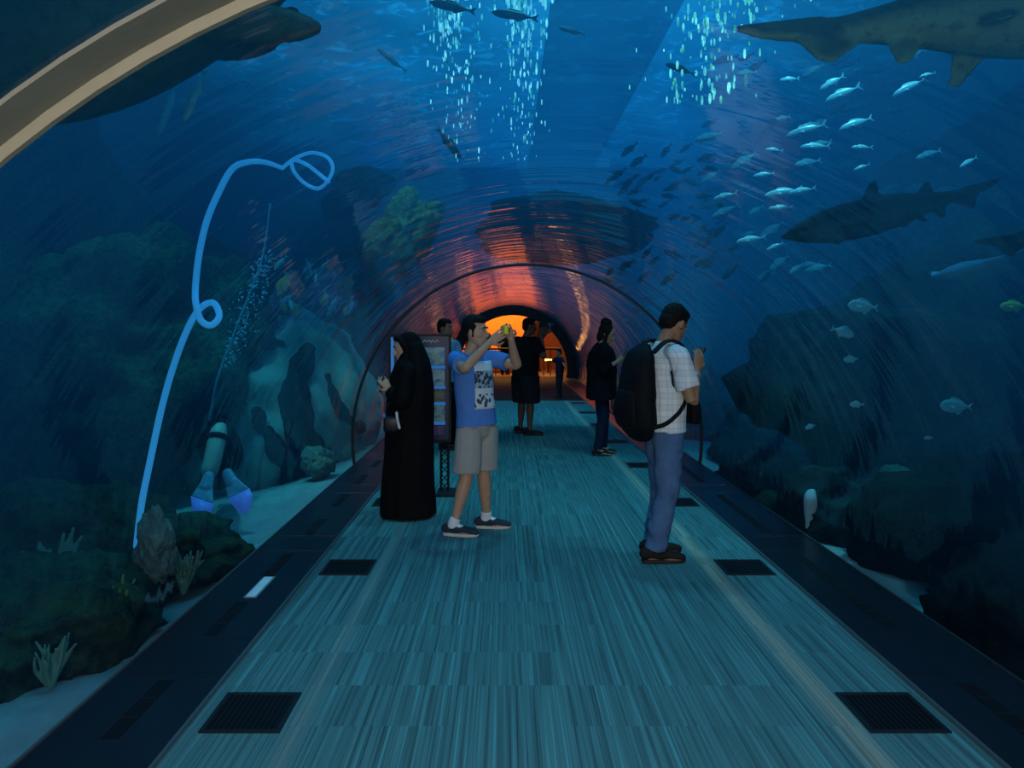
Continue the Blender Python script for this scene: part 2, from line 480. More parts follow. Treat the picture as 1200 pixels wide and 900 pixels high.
# end wall of the tank with the tunnel mouth cut out
def holed_wall(name, y, r, mat_, X0, X1, Z1, th=.1):
    a = arch(r, 48, 0.0); b = MB()
    outer = []
    for p in a:
        d = (p - V((TX, 0, TZ))).normalized()
        t = min([s for s in (((X1 - TX) / d.x if d.x > 1e-6 else 1e9), ((X0 - TX) / d.x if d.x < -1e-6 else 1e9), ((Z1 - TZ) / d.z if d.z > 1e-6 else 1e9)) if s > 0])
        outer.append(V((TX, 0, TZ)) + d * t)
    for i in range(len(a) - 1):
        b.quad(a[i] + V((0, y, 0)), outer[i] + V((0, y, 0)), outer[i + 1] + V((0, y, 0)), a[i + 1] + V((0, y, 0)))
    return struct(weld(b.build(name, mat_, smooth=False)))
holed_wall('wall_far', 24.95, 2.03, M_concrete, -12.6, 12.6, 7.1)
k = 60
def sand_z(x, y):
    s = max(abs(x - TX) - 2.2, 0)
    z = -.12 - .13 * s
    z += .14 * noise.noise(V((x * .45, y * .45, 2))) + .04 * noise.noise(V((x * 1.7, y * 1.7, 5)))
    return z
M_sand = mat_plain('pale_sand', (.42, .5, .48), .95, .05, .35, 5, .5)
for X0, X1 in ((-12.6, TX - 1.985), (TX + 1.985, 12.6)):
    b = MB()
    for i in range(k):
        for j in range(2 * k):
            x0 = X0 + (X1 - X0) * i / k; x1 = X0 + (X1 - X0) * (i + 1) / k; y0 = -4.7 + 29.6 * j / (2 * k); y1 = -4.7 + 29.6 * (j + 1) / (2 * k)
            b.quad((x0, y0, sand_z(x0, y0)), (x1, y0, sand_z(x1, y0)), (x1, y1, sand_z(x1, y1)), (x0, y1, sand_z(x0, y1)))
    o = struct(weld(b.build('sand_bed', M_sand)))
    if o.data.polygons[0].normal.z < 0: o.data.flip_normals()

# dark service bridge above the surface of the tank
b = MB(); b.box((1.62, 12.5, 6.35), (.95, 12.0, .08), bev=.02)
M_bridge = N('bridge_grating'); _t = M_bridge.n('BsdfTransparent'); _d = M_bridge.n('BsdfDiffuse', i_Color=(.02, .08, .07, 1)); _m = M_bridge.n('MixShader', i_0=.5); M_bridge.l(_t, _m, 0, 1); M_bridge.l(_d, _m, 0, 2); M_bridge.l(_m, M_bridge.out); M_bridge = M_bridge.m
o = b.build('service_bridge', M_bridge, smooth=False); tag(o, 'long dark grated service bridge running above the tunnel under the water surface', 'bridge')

# ================================================================= orange hall at the far end
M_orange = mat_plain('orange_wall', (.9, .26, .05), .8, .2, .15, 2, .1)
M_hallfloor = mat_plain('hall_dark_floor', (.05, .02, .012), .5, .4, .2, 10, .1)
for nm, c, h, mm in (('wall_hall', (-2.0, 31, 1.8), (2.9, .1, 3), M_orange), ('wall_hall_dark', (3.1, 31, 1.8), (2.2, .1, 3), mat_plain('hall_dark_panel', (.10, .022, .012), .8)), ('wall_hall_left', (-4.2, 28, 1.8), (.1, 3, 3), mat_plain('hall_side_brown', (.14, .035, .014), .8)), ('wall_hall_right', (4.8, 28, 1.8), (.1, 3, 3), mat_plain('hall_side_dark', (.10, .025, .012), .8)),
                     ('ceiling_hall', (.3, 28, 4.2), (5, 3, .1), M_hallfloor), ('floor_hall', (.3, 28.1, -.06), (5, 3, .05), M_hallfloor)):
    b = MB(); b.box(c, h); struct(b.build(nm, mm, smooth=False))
holed_wall('wall_hall_front', 25.22, 1.8, mat_plain('hall_front_dark', (.03, .02, .02), .8), -4.2, 4.8, 4.2)
for x_, lb in ((-1.35, 'dark round pillar added in the orange hall against reflections, left one of two'), (1.15, 'dark round pillar added in the orange hall against reflections, right one of two')):
    r = empty('added_baffle', (x_, 29.8, 0), lb, 'added_baffle')  # columns added only to darken patches of the orange reflection
    b = MB(); b.tube([(0, 0, .06), (0, 0, 4.09)], .2, 20, (1, 0, 0), 1, cap='flat'); b.build('added_shaft', M_hallfloor, r)
    b = MB(); b.tube([(0, 0, 0), (0, 0, .07)], .26, 20, (1, 0, 0), 1, cap='flat'); b.build('base', M_dark, r)
# railing in the hall
r = empty('railing', (0, 26.4, 0), 'dark railing with thin balusters across the orange hall behind the tunnel portal', 'railing')
b = MB(); b.tube([(-1.6, 0, .93), (1.9, 0, .93)], .035, 10, (0, 0, 1), 1); b.build('handrail', M_dark, r)
for i in range(15):
    b = MB(); b.box((-1.5 + i * .235, 0, .465), (.014, .014, .465)); b.build('baluster', M_dark, r, smooth=False)
r = empty('counter', (-.6, 29.0, 0), 'low counter with glowing orange front behind the railing', 'counter')
b = MB(); b.box((0, 0, .32), (1.5, .3, .32), bev=.02); b.build('base', mat_plain('counter_brown', (.3, .08, .02), .6), r, smooth=False)
b = MB(); b.box((0, 0, .68), (1.55, .34, .035), bev=.01); b.build('top', mat_plain('counter_top', (.5, .25, .1), .4), r, smooth=False)
b = MB(); b.box((0, -.32, .6), (1.45, .012, .03)); b.build('light_strip', mat_emit('warm_strip', (1, .42, .12), 3.0), r, smooth=False)
r = empty('wall_lamp', (1.6, 28.5, .47), 'short glowing horizontal lamp bar low at the right of the orange hall', 'lamp')
b = MB(); b.box((0, 0, 0), (.13, .03, .035), bev=.01); b.build('diffuser', mat_emit('warm_bar', (1, .4, .1), 6.0), r, smooth=False)
b = MB(); b.box((0, .05, 0), (.16, .02, .06), bev=.01); b.build('housing', M_dark, r, smooth=False)
b = MB(); b.box((0, .05, -.275), (.03, .02, .215)); b.build('post', M_dark, r, smooth=False)
r = empty('floor_lamp', (.74, 17.6, 0), 'small bright white round light near the floor of the far dark ramp', 'lamp')
b = MB(); b.ball((0, 0, .21), .045); b.build('bulb', mat_emit('white_bulb', (1, .93, .85), 12), r)
b = MB(); b.tube([(0, .01, 0), (0, .01, .17)], .014, 8, (1, 0, 0), 1); b.build('stem', M_dark, r)

# ================================================================= lamps
def area(name, loc, rot, size, power, col, sy=None):
    l = bpy.data.lights.new(name, 'AREA'); l.energy = power; l.color = col; l.size = size
    if sy: l.shape = 'RECTANGLE'; l.size_y = sy
    o = bpy.data.objects.new(name, l); COL.objects.link(o); o.location = loc; o.rotation_euler = rot; return o
area('hall_light', (.3, 28.8, 4.0), (0, 0, 0), 5, 820, (1, .46, .12), 4)
area('hall_glow', (.3, 26.0, 3.4), (-.9, 0, 0), 3, 90, (1, .5, .16), 1)
area('entrance_light', (.3, -2.2, 2.0), (math.radians(78), 0, 0), 2.4, 150, (1, .92, .82), 1.0)
l_ = bpy.data.lights.new('ring_fill', 'POINT'); l_.energy = 30; l_.color = (1, .95, .88); l_.shadow_soft_size = .12; o_ = bpy.data.objects.new('ring_fill', l_); COL.objects.link(o_); o_.location = (-.15, -.5, 1.5)  # fill light added to brighten the underside of the beige ring
def spot(name, loc, target, power, col, ang, blend=.6, rad=.25):
    l = bpy.data.lights.new(name, 'SPOT'); l.energy = power; l.color = col; l.spot_size = math.radians(ang); l.spot_blend = blend; l.shadow_soft_size = rad
    o = bpy.data.objects.new(name, l); COL.objects.link(o); o.location = loc
    o.rotation_euler = (V(target) - V(loc)).to_track_quat('-Z', 'Y').to_euler(); return o
for i, y in enumerate((1.5, 6.5, 11.5, 16)):
    spot('tank_light', (.2 + .3 * (i % 2), y, 6.0), (.2, y, 0), 430 if y < 8 else 620, (.35, .85, 1.0), 75)
spot('tank_light', (-4.3, 6.6, 6.2), (-4.3, 8.6, 1.2), 900, (.5, 1.0, .85), 55)  # extra spot added to brighten the algae boulder
spot('tank_light', (-5, 13, 6.2), (-4.5, 13.5, 0), 500, (.4, .9, 1.0), 80)
spot('tank_light', (3.4, 5.6, 6.2), (3.0, 6.6, 2.8), 900, (.55, .95, 1.0), 60)  # extra spot added so the silver school stands out
spot('coral_fill', (-1.7, 8.4, 5.6), (-1.3, 9.6, 2.8), 260, (1.0, .95, .5), 40)  # spot added just to brighten the yellow coral
spot('tank_light', (-2.9, 7.2, 5.6), (-2.4, 7.6, 0), 500, (.5, .95, 1.0), 50)  # extra spot put in to lighten the sand by the left ledge
# ================================================================= rocks
ROCK_DARK = mat_rock('dark_rock', (.006, .014, .02), (.035, .06, .065), (.03, .09, .05), .35)
ROCK_ALGAE = mat_rock('algae_rock', (.012, .03, .03), (.06, .1, .09), (.07, .17, .06), .75)
ROCK_PALE = mat_rock('pale_rock', (.1, .16, .16), (.3, .4, .36), (.3, .42, .2), .5)
ROCK_BLACK = mat_rock('black_rock', (.003, .006, .008), (.012, .02, .024), (.012, .03, .02), .4)  # near-black rock colour
ROCK_CORAL = mat_rock('yellow_coral_rock', (.1, .14, .05), (.6, .55, .14), (.55, .6, .2), .6, 4)
def rock(name, c, r, seed, material, label, cat='rock', rough=.38, sub=5, M=None, group=None):
    bm = bmesh.new(); bmesh.ops.create_icosphere(bm, subdivisions=sub, radius=1)
    o_ = V((seed * 3.17, seed * 1.9, -seed * 2.3))
    for v in bm.verts:
        d = v.co.normalized()
        s = 1 + rough * noise.fractal(d * 1.3 + o_, 1.0, 2.1, 2) + rough * .55 * (1 - 2 * abs(noise.noise(d * 3.1 + o_))) * .6
        s += rough * .22 * noise.fractal(d * 7 + o_, 1.0, 2.0, 3)
        p = V((d.x * r[0], d.y * r[1], d.z * r[2])) * s
        p = M @ p if M else p
        q = p + V(c)
        # rocks never reach into the tunnel
        dx, dz = q.x - TX, q.z - TZ
        rr = math.hypot(dx, dz)
        if dz < 0: rr = abs(dx); 
        if rr < 2.09:
            k = 2.09 / max(rr, .01); dx *= k; dz = dz * k if dz > 0 else dz
            q = V((TX + dx, q.y, TZ + dz)); p = q - V(c)
        v.co = p
    me = bpy.data.meshes.new(name); bm.to_mesh(me); bm.free()
    for f in me.polygons: f.use_smooth = True
    me.materials.append(material)
    o = bpy.data.objects.new(name, me); COL.objects.link(o); o.location = c
    return tag(o, label, cat, group)
rock('boulder', P(165, 440, 9.4), (1.4, 1.2, 1.5), 1, ROCK_ALGAE, 'big algae-covered boulder behind the lower half of the blue hose')
rock('boulder', P(262, 385, 10.2), (.85, .9, 1.0), 2, ROCK_DARK, 'dark rounded boulder just right of the loop in the blue hose')
rock('boulder', P(300, 590, 9.6), (.6, .5, .45), 3, ROCK_DARK, 'dark low boulder behind the diver fins')
rock('boulder', P(90, 650, 5.0), (.62, .6, .42), 4, ROCK_ALGAE, 'mossy boulder at the foot of the blue hose on the left')
rock('boulder', (-2.36, 3.9, .02), (.44, .6, .34), 5, ROCK_ALGAE, 'low green weedy boulder right behind the glass at lower left')
rock('boulder', (-2.75, 3.35, -.02), (.45, .35, .3), 15, ROCK_ALGAE, 'green weedy boulder at the left edge above the pale sand')
rock('boulder', P(182, 640, 4.35), (.1, .1, .19), 6, ROCK_PALE, 'small pale yellowish pointed rock beside the hose end')
rock('boulder', (-2.42, 5.45, -.12), (.5, .75, .26), 7, ROCK_ALGAE, 'mossy flat boulder below the diver by the left ledge')
rock('boulder', (-8.2, 10, 2.2), (2.4, 5.5, 3.4), 8, ROCK_DARK, 'huge dark rock face far back on the left of the tank')
rock('rock_pinnacle', (-3.4, 14.0, 1.3), (1.0, 1.3, 2.3), 9, ROCK_DARK, 'tall dark rock pinnacle left of the tunnel with yellow coral on its top')
rock('coral_outcrop', (-1.3, 9.7, 2.72), (.3, .4, .52), 10, ROCK_CORAL, 'yellow green coral outcrop high on the left side of the tunnel', 'coral', .5, M=Matrix.Rotation(.5, 3, 'Y'))
b = MB(); b.tube([(-3.3, 13.2, 2.6), (-2.6, 11.9, 2.95), (-1.9, 10.7, 2.75), (-1.4, 9.9, 2.62)], [.5, .42, .33, .26], 12, (0, 0, 1), 5)
tag(b.build('rock_ledge', ROCK_DARK, voxel=.05, wr=(.12, 3, 3, 3)), 'dark rock arm reaching from the tall pinnacle to the yellow coral outcrop', 'rock')
rock('rock_slab', (.85, 10.6, 2.92), (1.15, 1.3, .38), 11, ROCK_BLACK, 'black rock slab lying over the tunnel roof', rough=.25)
rock('boulder', P(372, 543, 8.4), (.17, .17, .15), 12, ROCK_PALE, 'small pale green rock by the left ledge left of the woman in black')
rock('boulder', (-2.5, 9.6, -.15), (.35, .5, .3), 13, ROCK_DARK, 'small dark rock behind the glass left of the woman in black')
rock('boulder', (-3.0, 16, .6), (.9, 1.6, 1.3), 14, ROCK_DARK, 'distant dark boulder at the far left of the tunnel')
rock('boulder', P(1165, 450, 7.2), (1.75, 1.4, 1.15), 21, ROCK_BLACK, 'huge black boulder filling the right of the tank below the shark')
rock('boulder', (2.86, 6.3, .0), (.55, .6, .42), 22, ROCK_DARK, 'dark reef boulder on the right beside the pale cone sponge')
rock('boulder', (3.25, 5.1, .18), (.72, .65, .5), 23, ROCK_BLACK, 'dark mossy reef boulder at the right behind the ledge')
rock('boulder', (2.82, 4.05, -.02), (.45, .55, .4), 24, ROCK_BLACK, 'black boulder at the lower right edge of the tank')
rock('boulder', (2.85, 8.1, -.1), (.5, .7, .38), 25, ROCK_DARK, 'mossy reef boulder behind the man with the backpack')
rock('boulder', (3.6, 9.8, .1), (.9, 1.0, .6), 26, ROCK_DARK, 'distant low reef boulder right of the man with the backpack')
rock('boulder', (4.9, 5.6, .5), (1.2, 1.2, .8), 27, ROCK_BLACK, 'large black reef boulder at the far right edge')
rock('boulder', (3.1, 13.5, .2), (.8, 1.5, .8), 28, ROCK_DARK, 'far boulder on the right close to the tunnel glass')
rock('boulder', (8.6, 12, 2.0), (2.4, 6, 3.0), 29, ROCK_DARK, 'huge dark rock face far back on the right of the tank')
for i, (px, py, d, r, lb) in enumerate(((1092, 588, 5.3, .13, 'green rounded coral lump on the right reef below the grey fish'), (1166, 603, 5.0, .14, 'pale green round coral at the right edge of the reef'),
                                       (990, 598, 6.2, .16, 'teal rounded coral lump right of the pale cone sponge'), (1050, 560, 6.0, .12, 'small green coral lump on the dark right reef'),
                                       (905, 590, 7.2, .15, 'teal coral lump on the reef near the right ledge'))):
    rock('coral', P(px, py, d), (r, r, r * .8), 40 + i, mat_rock('coral_green', (.03, .09, .07), (.1, .26, .18), (.12, .32, .14), .8, 9), lb, 'coral', .22, 4)
# pale cone sponge
b = MB(); c = P(948, 632, 6.0); b.tube([c, c + V((0, 0, .12)), c + V((.01, 0, .3)), c + V((.02, 0, .36))], [.018, .03, .055, .04], 12, (1, 0, 0), 3)
tag(b.build('sponge', mat_plain('pale_sponge', (.5, .7, .75), .8), voxel=.012, wr=(.01, 14, 14, 6)), 'pale bluish cone sponge standing behind the right ledge', 'sponge')
sandrock = rock('sand_mound', (-3.15, 10.9, .25), (1.25, 2.1, 1.55), 31, mat_plain('pale_sand_mound', (.34, .46, .42), .95, .05, .4, 3, .6), 'pale teal sandy mound rising left of the tunnel beyond the diver', 'mound', .16)
_bv = BVHTree.FromPolygons([sandrock.location + v.co for v in sandrock.data.vertices], [tuple(p.vertices) for p in sandrock.data.polygons])
def on_mound(px, py, d):
    o_ = V((0, 0, EYE)); h = _bv.ray_cast(o_, (P(px, py, 10) - o_).normalized(), 30)
    return h[0] if h[0] is not None else P(px, py, d)
# crescent ribs of dark rock in front of the pale sand hill
def crescent(pts, d, r, lb):
    b = MB(); q = [on_mound(x, y, d) for x, y in pts]; k = len(q)
    b.tube(q, [r * (.35 + .65 * math.sin(PI * (i + .5) / k)) for i in range(k)], 10, (0, 1, 0), 5)
    tag(b.build('rock_rib', ROCK_BLACK, voxel=.03, wr=(.06, 4, 4, 4)), lb, 'rock')
crescent([(362, 408), (348, 440), (345, 470), (352, 505), (370, 535), (395, 555)], 10.5, .2, 'long dark curved rock rib on the pale sand hill, left of the woman in black')
crescent([(384, 440), (392, 470), (408, 492), (426, 503)], 10.0, .08, 'thin dark curved rock rib nearest to the woman in black')
crescent([(316, 506), (322, 524), (338, 545), (352, 552)], 9.5, .12, 'short dark curved rock at the foot of the pale sand hill')
crescent([(300, 482), (303, 495), (303, 505)], 9.5, .09, 'small dark rock patch right of the diver cylinder')
crescent([(470, 318), (440, 330), (420, 355), (405, 372)], 11.0, .28, 'dark jagged rock ridge above the head of the woman in black')
crescent([(395, 240), (420, 222), (445, 215)], 10.0, .3, 'dark rock ledge left of the yellow coral outcrop')
# branching corals
def branch_coral(name, c, h, n, seed, material, lb):
    r_ = random.Random(seed); b = MB()
    for i in range(n):
        a = r_.uniform(0, 2 * PI); t = r_.uniform(.1, .8)
        d = V((math.cos(a) * t, math.sin(a) * t, 1)).normalized(); L = h * r_.uniform(.6, 1)
        m1 = d * L * .55 + V((r_.uniform(-.03, .03), 0, 0)); b.tube([(0, 0, -.02), m1, d * L + V((r_.uniform(-.05, .05) * h, 0, h * .1))], [h * .07, h * .055, h * .035], 6, (1, 0, 0), 2)
        d2 = (d + V((r_.uniform(-.8, .8), r_.uniform(-.8, .8), .2))).normalized(); b.tube([m1, m1 + d2 * L * .4], [h * .05, h * .03], 6, (1, 0, 0), 1)
    o = b.build(name, material, voxel=.007, sm=1); o.location = c; return tag(o, lb, 'coral')
MC = mat_plain('teal_coral', (.14, .3, .24), .8, .2, .3, 20, .4); MC2 = mat_plain('olive_coral', (.2, .28, .08), .8, .2, .3, 20, .4)
branch_coral('branching_coral', P(60, 690, 4.2), .3, 12, 1, MC, 'bushy teal branching coral at the left edge on the mossy boulder')
branch_coral('branching_coral', P(130, 735, 3.9), .24, 12, 2, MC2, 'bushy olive branching coral behind the glass at lower left')
branch_coral('branching_coral', P(215, 690, 4.6), .26, 10, 3, MC, 'bushy teal branching coral below the hose end')
branch_coral('branching_coral', P(60, 800, 3.4), .2, 12, 6, MC, 'bushy teal branching coral above the pale sand at the lower left corner')
branch_coral('branching_coral', P(1040, 600, 5.6), .26, 10, 4, MC2, 'bushy olive branching coral on the right reef')
branch_coral('branching_coral', P(1150, 650, 4.8), .22, 10, 5, MC, 'bushy teal branching coral at the right edge of the reef')

# ================================================================= blue hose and ropes
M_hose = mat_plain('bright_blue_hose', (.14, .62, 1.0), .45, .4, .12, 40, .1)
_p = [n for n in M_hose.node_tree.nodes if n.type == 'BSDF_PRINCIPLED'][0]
_p.inputs['Emission Color'].default_value = (.05, .42, 1, 1); _p.inputs['Emission Strength'].default_value = .45  # emission added so the hose looks brightly lit; it is no lamp
hp = [(160, 640), (166, 590), (176, 540), (189, 480), (203, 430), (220, 385), (235, 361), (250, 355), (257, 370), (248, 381), (236, 376), (230, 358), (229, 338), (233, 300), (242, 260), (256, 226), (272, 198), (290, 190), (310, 190), (331, 197)]
dd = [4.75] * 7 + [4.72, 4.66, 4.6, 4.58, 4.6] + [4.75] * 8
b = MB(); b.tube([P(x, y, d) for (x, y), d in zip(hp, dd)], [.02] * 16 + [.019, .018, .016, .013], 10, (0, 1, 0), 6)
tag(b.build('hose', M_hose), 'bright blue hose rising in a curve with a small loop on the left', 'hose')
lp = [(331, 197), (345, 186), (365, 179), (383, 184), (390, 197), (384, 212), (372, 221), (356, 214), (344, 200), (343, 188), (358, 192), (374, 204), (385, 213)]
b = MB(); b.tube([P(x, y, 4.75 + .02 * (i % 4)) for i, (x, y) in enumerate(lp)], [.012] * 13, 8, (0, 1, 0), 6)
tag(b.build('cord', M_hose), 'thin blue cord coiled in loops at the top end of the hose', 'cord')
M_rope = mat_plain('pale_rope', (.12, .3, .4), .8)
b = MB(); b.tube([P(317, 240, 8.3), P(307, 305, 8.3), P(275, 390, 8.2), P(255, 445, 8.1), P(246, 492, 8.1)], .016, 6, (0, 1, 0), 5)
tag(b.build('rope', M_rope), 'thin pale rope hanging down to the diver', 'rope')

# ================================================================= bubbles and lamp glints (nobody could count them)
def bubbles(name, gen, n, material, lb, seed):  # also builds the lamp glint columns, which are no bubbles
    r_ = random.Random(seed); b = MB()
    for i in range(n):
        c, rx, rz = gen(r_)
        if math.hypot(c.x - TX, c.z - TZ) < 2.12 and c.z > TZ: continue
        b.ball(c, (rx * 1.2, rx * 1.2, rz * 1.1), None, 6, 5)
    return tag(b.build(name, material), lb, 'bubbles', kind='stuff')
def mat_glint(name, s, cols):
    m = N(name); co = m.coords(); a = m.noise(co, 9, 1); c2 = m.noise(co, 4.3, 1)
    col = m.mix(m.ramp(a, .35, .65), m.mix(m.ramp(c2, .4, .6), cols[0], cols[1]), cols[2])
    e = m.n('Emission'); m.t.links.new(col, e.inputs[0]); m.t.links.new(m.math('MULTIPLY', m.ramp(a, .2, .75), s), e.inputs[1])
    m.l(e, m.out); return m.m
GL = mat_glint('lamp_glint', 2.6, [(.08, .5, 1), (.05, .8, .7), (.5, .9, 1)])  # glowing streaks stand in for surface lamps glinting through the water
GL2 = mat_glint('lamp_glint_green', 2.4, [(.1, .7, .8), (.2, .9, .35), (.45, 1, .9)])
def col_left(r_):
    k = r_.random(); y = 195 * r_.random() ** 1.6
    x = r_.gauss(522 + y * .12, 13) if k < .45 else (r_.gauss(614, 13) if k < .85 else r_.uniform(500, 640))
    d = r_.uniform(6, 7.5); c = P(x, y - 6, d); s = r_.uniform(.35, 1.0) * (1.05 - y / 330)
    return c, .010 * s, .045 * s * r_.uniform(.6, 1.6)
bubbles('glint_column', col_left, 430, GL, 'glittering blue white column of lamp glints at the top left of the ceiling', 3)
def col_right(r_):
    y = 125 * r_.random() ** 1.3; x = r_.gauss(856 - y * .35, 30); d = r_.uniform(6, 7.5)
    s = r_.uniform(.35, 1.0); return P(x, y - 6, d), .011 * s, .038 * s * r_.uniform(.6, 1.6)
bubbles('glint_column', col_right, 170, GL2, 'glittering green white column of lamp glints at the top right of the ceiling', 4)
def plume(r_):
    t = r_.random(); x = 315 - 50 * t + r_.gauss(0, 4 + 12 * t * (1 - t) * 2); y = 300 + 130 * t + r_.gauss(0, 4)
    s = r_.uniform(.4, 1); return P(x, y, r_.uniform(8.0, 8.5)), .012 * s, .016 * s
PL = mat_plain('bubble_plume', (.25, .6, .75), .3, .5)
bubbles('bubble_plume', plume, 260, PL, 'rising plume of exhaled bubbles above the diver', 5)

# ================================================================= fish
def fish_mesh(name, L, hf, material, wf=.45, fork=.16, fins=True, bend=0):
    """side-swimming fish along +X (head), z up"""
    prof = [(.5, .02), (.46, .16), (.4, .34), (.3, .46), (.15, .5), (0, .47), (-.15, .36), (-.28, .2), (-.36, .1), (-.4, .085)]
    b = MB(); H = L * hf; rings = []
    for t, h in prof:
        n = 10; y0 = bend * L * (t - .1) ** 2 * 2
        rings.append([V((t * L, y0 + math.cos(2 * PI * j / n) * H * h * wf, math.sin(2 * PI * j / n) * H * h)) for j in range(n)])
    b.rings(rings)
    yb = bend * L * .5
    b.plate([(-.37 * L, yb, .03 * L), (-.52 * L, yb, fork * L), (-.5 * L, yb, fork * .55 * L), (-.44 * L, yb, 0), (-.5 * L, yb, -fork * .55 * L), (-.52 * L, yb, -fork * L), (-.37 * L, yb, -.03 * L)], (0, 1, 0), .016 * L)
    if fins:
        b.plate([(.22 * L, 0, .42 * H), (.12 * L, 0, .70 * H), (-.05 * L, 0, .62 * H), (-.25 * L, yb * .3, .30 * H), (-.1 * L, 0, .36 * H)], (0, 1, 0), .016 * L)
        b.plate([(.02 * L, 0, -.42 * H), (-.08 * L, 0, -.66 * H), (-.24 * L, yb * .3, -.28 * H), (-.1 * L, 0, -.36 * H)], (0, 1, 0), .016 * L)
        for sy in (-1, 1):
            b.plate([(.22 * L, sy * H * .2, -.05 * H), (.08 * L, sy * H * .34, -.28 * H), (.1 * L, sy * H * .3, .02 * H)], (0, 1, .2), .016 * L)
    o = b.build(name, material, voxel=.0125 * L, sm=1)
    return o
def mat_fish(name, back, belly, rough=.35, spots=0, emis=None):
    m = N(name); tc = m.n('TexCoord'); sx = m.n('SeparateXYZ'); m.l(tc, sx, 'Generated', 0)
    nz = m.noise(m.coords((1, 1, 1), 'Generated'), 9, 3)
    f = m.ramp(m.math('ADD', sx.outputs[2], m.math('MULTIPLY', m.math('SUBTRACT', nz, .5), .3)), .3, .75)
    c = m.mix(f, belly, back)
    p = m.principled(c, rough, .5)
    if emis: p.inputs['Emission Color'].default_value = (*emis[0], 1); p.inputs['Emission Strength'].default_value = emis[1]
    return m.m
F_SILVER = mat_fish('silver_fish', (.75, .95, .9), (.55, .8, .95), .25)
F_DIM = mat_fish('blue_grey_fish', (.16, .32, .38), (.3, .5, .58), .4)
F_DARK = mat_fish('dark_fish', (.004, .008, .012), (.012, .022, .03), .6)  # near-black paints in the silhouette of fish against bright water
F_GREEN = mat_fish('yellow_fish', (.45, .5, .08), (.6, .6, .2), .4)
F_ORANGE = mat_fish('orange_fish', (.6, .28, .1), (.7, .4, .2), .5)
F_GREY = mat_fish('grey_reef_fish', (.2, .38, .42), (.5, .72, .75), .4)
def clear_of_tunnel(px, py, d):
    p = P(px, py, d)
    while p.z > TZ and math.hypot(p.x - TX, p.z - TZ) < 2.3 and d < 24:
        d += .25; p = P(px, py, d)
    return p, d
def put_fish(proto, px, py, d, length_px, ang, lb, cat='fish', group=None, flip=True, twist=0):
    """ang: degrees, tail end rising to the right is positive; flip: head to the left"""
    p, d = clear_of_tunnel(px, py, d)
    o = proto if not proto.get('used') else proto.copy()
    if o is not proto: COL.objects.link(o)
    proto['used'] = 1
    s = length_px * d / F
    o.location = p; o.scale = (s, s, s)
    a = math.radians(ang)
    rz = PI if flip else 0
    o.rotation_euler = (0, 0, 0)
    q = Quaternion((0, 1, 0), -a) @ Quaternion((0, 0, 1), rz + math.radians(twist))
    o.rotation_mode = 'QUATERNION'; o.rotation_quaternion = q
    for k in ('label', 'category', 'group', 'used'):
        if k in o.keys() and o is not proto: del o[k]
    return tag(o, lb, cat, group)
slim_s = fish_mesh('schooling_fish', 1, .235, F_SILVER, .5, .13)
slim_d = fish_mesh('schooling_fish', 1, .25, F_DIM, .5, .13)
slim_k = fish_mesh('schooling_fish', 1, .27, F_DARK, .5, .13)
deep_g = fish_mesh('reef_fish', 1, .42, F_GREY, .35, .14)
deep_o = fish_mesh('reef_fish', 1, .42, F_ORANGE, .35, .14)
deep_y = fish_mesh('reef_fish', 1, .36, F_GREEN, .4, .13)
long_p = fish_mesh('slender_fish', 1, .15, F_GREY, .6, .06)
slim_t = fish_mesh('dark_slim_fish', 1, .2, F_DARK, .55, .1)
# bright silver fish of the right-hand school
BR = [(988, 110, 46, 24, 'largest bright silver fish, uppermost of the bright ones below the big shark tail'), (945, 153, 50, 17, 'bright silver fish, left of the pair at mid height of the right school'),
      (1003, 145, 42, 20, 'bright silver fish, right of the pair at mid height of the right school'), (1066, 103, 46, 28, 'slim bright silver fish right of the largest silver fish'),
      (955, 172, 36, 2, 'broad silver blue fish just under the bright pair'), (1010, 173, 26, 0, 'small greenish silver fish under the right fish of the pair'),
      (1087, 88, 20, 15, 'small silver fish just below the big shark pelvic fin'), (907, 176, 22, -5, 'small bright silver fish left of the pair in the right school'),
      (850, 230, 30, 15, 'silver fish at the left end of the bright right school'), (918, 226, 46, 10, 'silver fish near the nose of the lower shark'),
      (940, 224, 34, 12, 'thin silver fish overlapping the fish near the lower shark nose'), (915, 244, 30, 4, 'silver fish straight above the lower shark nose'),
      (1010, 196, 20, 22, 'tiny silver fish below the bright pair'), (1135, 190, 24, 30, 'slim green silver fish alone at the right'),
      (1145, 60, 34, 30, 'green silver fish right below the big shark fin'), (880, 281, 36, 10, 'silver fish left of the lower shark, lower of two'),
      (908, 289, 22, 24, 'short silver fish below the lower shark nose'), (925, 93, 24, 5, 'hazy green fish below the big shark tail'),
      (975, 97, 34, 30, 'dim slanted fish left of the largest silver fish'), (895, 205, 26, 8, 'silver fish at centre left of the right school')]
for x, y, l, a, lb in BR: put_fish(slim_s, x, y, 6.3 + R.uniform(-.4, .6), l, a, lb, group='bright silver fish of the right school')
rr = random.Random(21)
n = 0
while n < 62:
    x = rr.uniform(830, 1170); y = rr.uniform(60, 330)
    if y > 230 and x > 960: continue
    if (x - 830) / 340 > rr.uniform(.2, 1.5): continue
    put_fish(slim_d, x, y, rr.uniform(7, 10), rr.uniform(20, 38), rr.uniform(5, 35), 'dim blue grey fish among the school on the right side', group='dim fish of the right school', twist=rr.uniform(-20, 20)); n += 1
n = 0
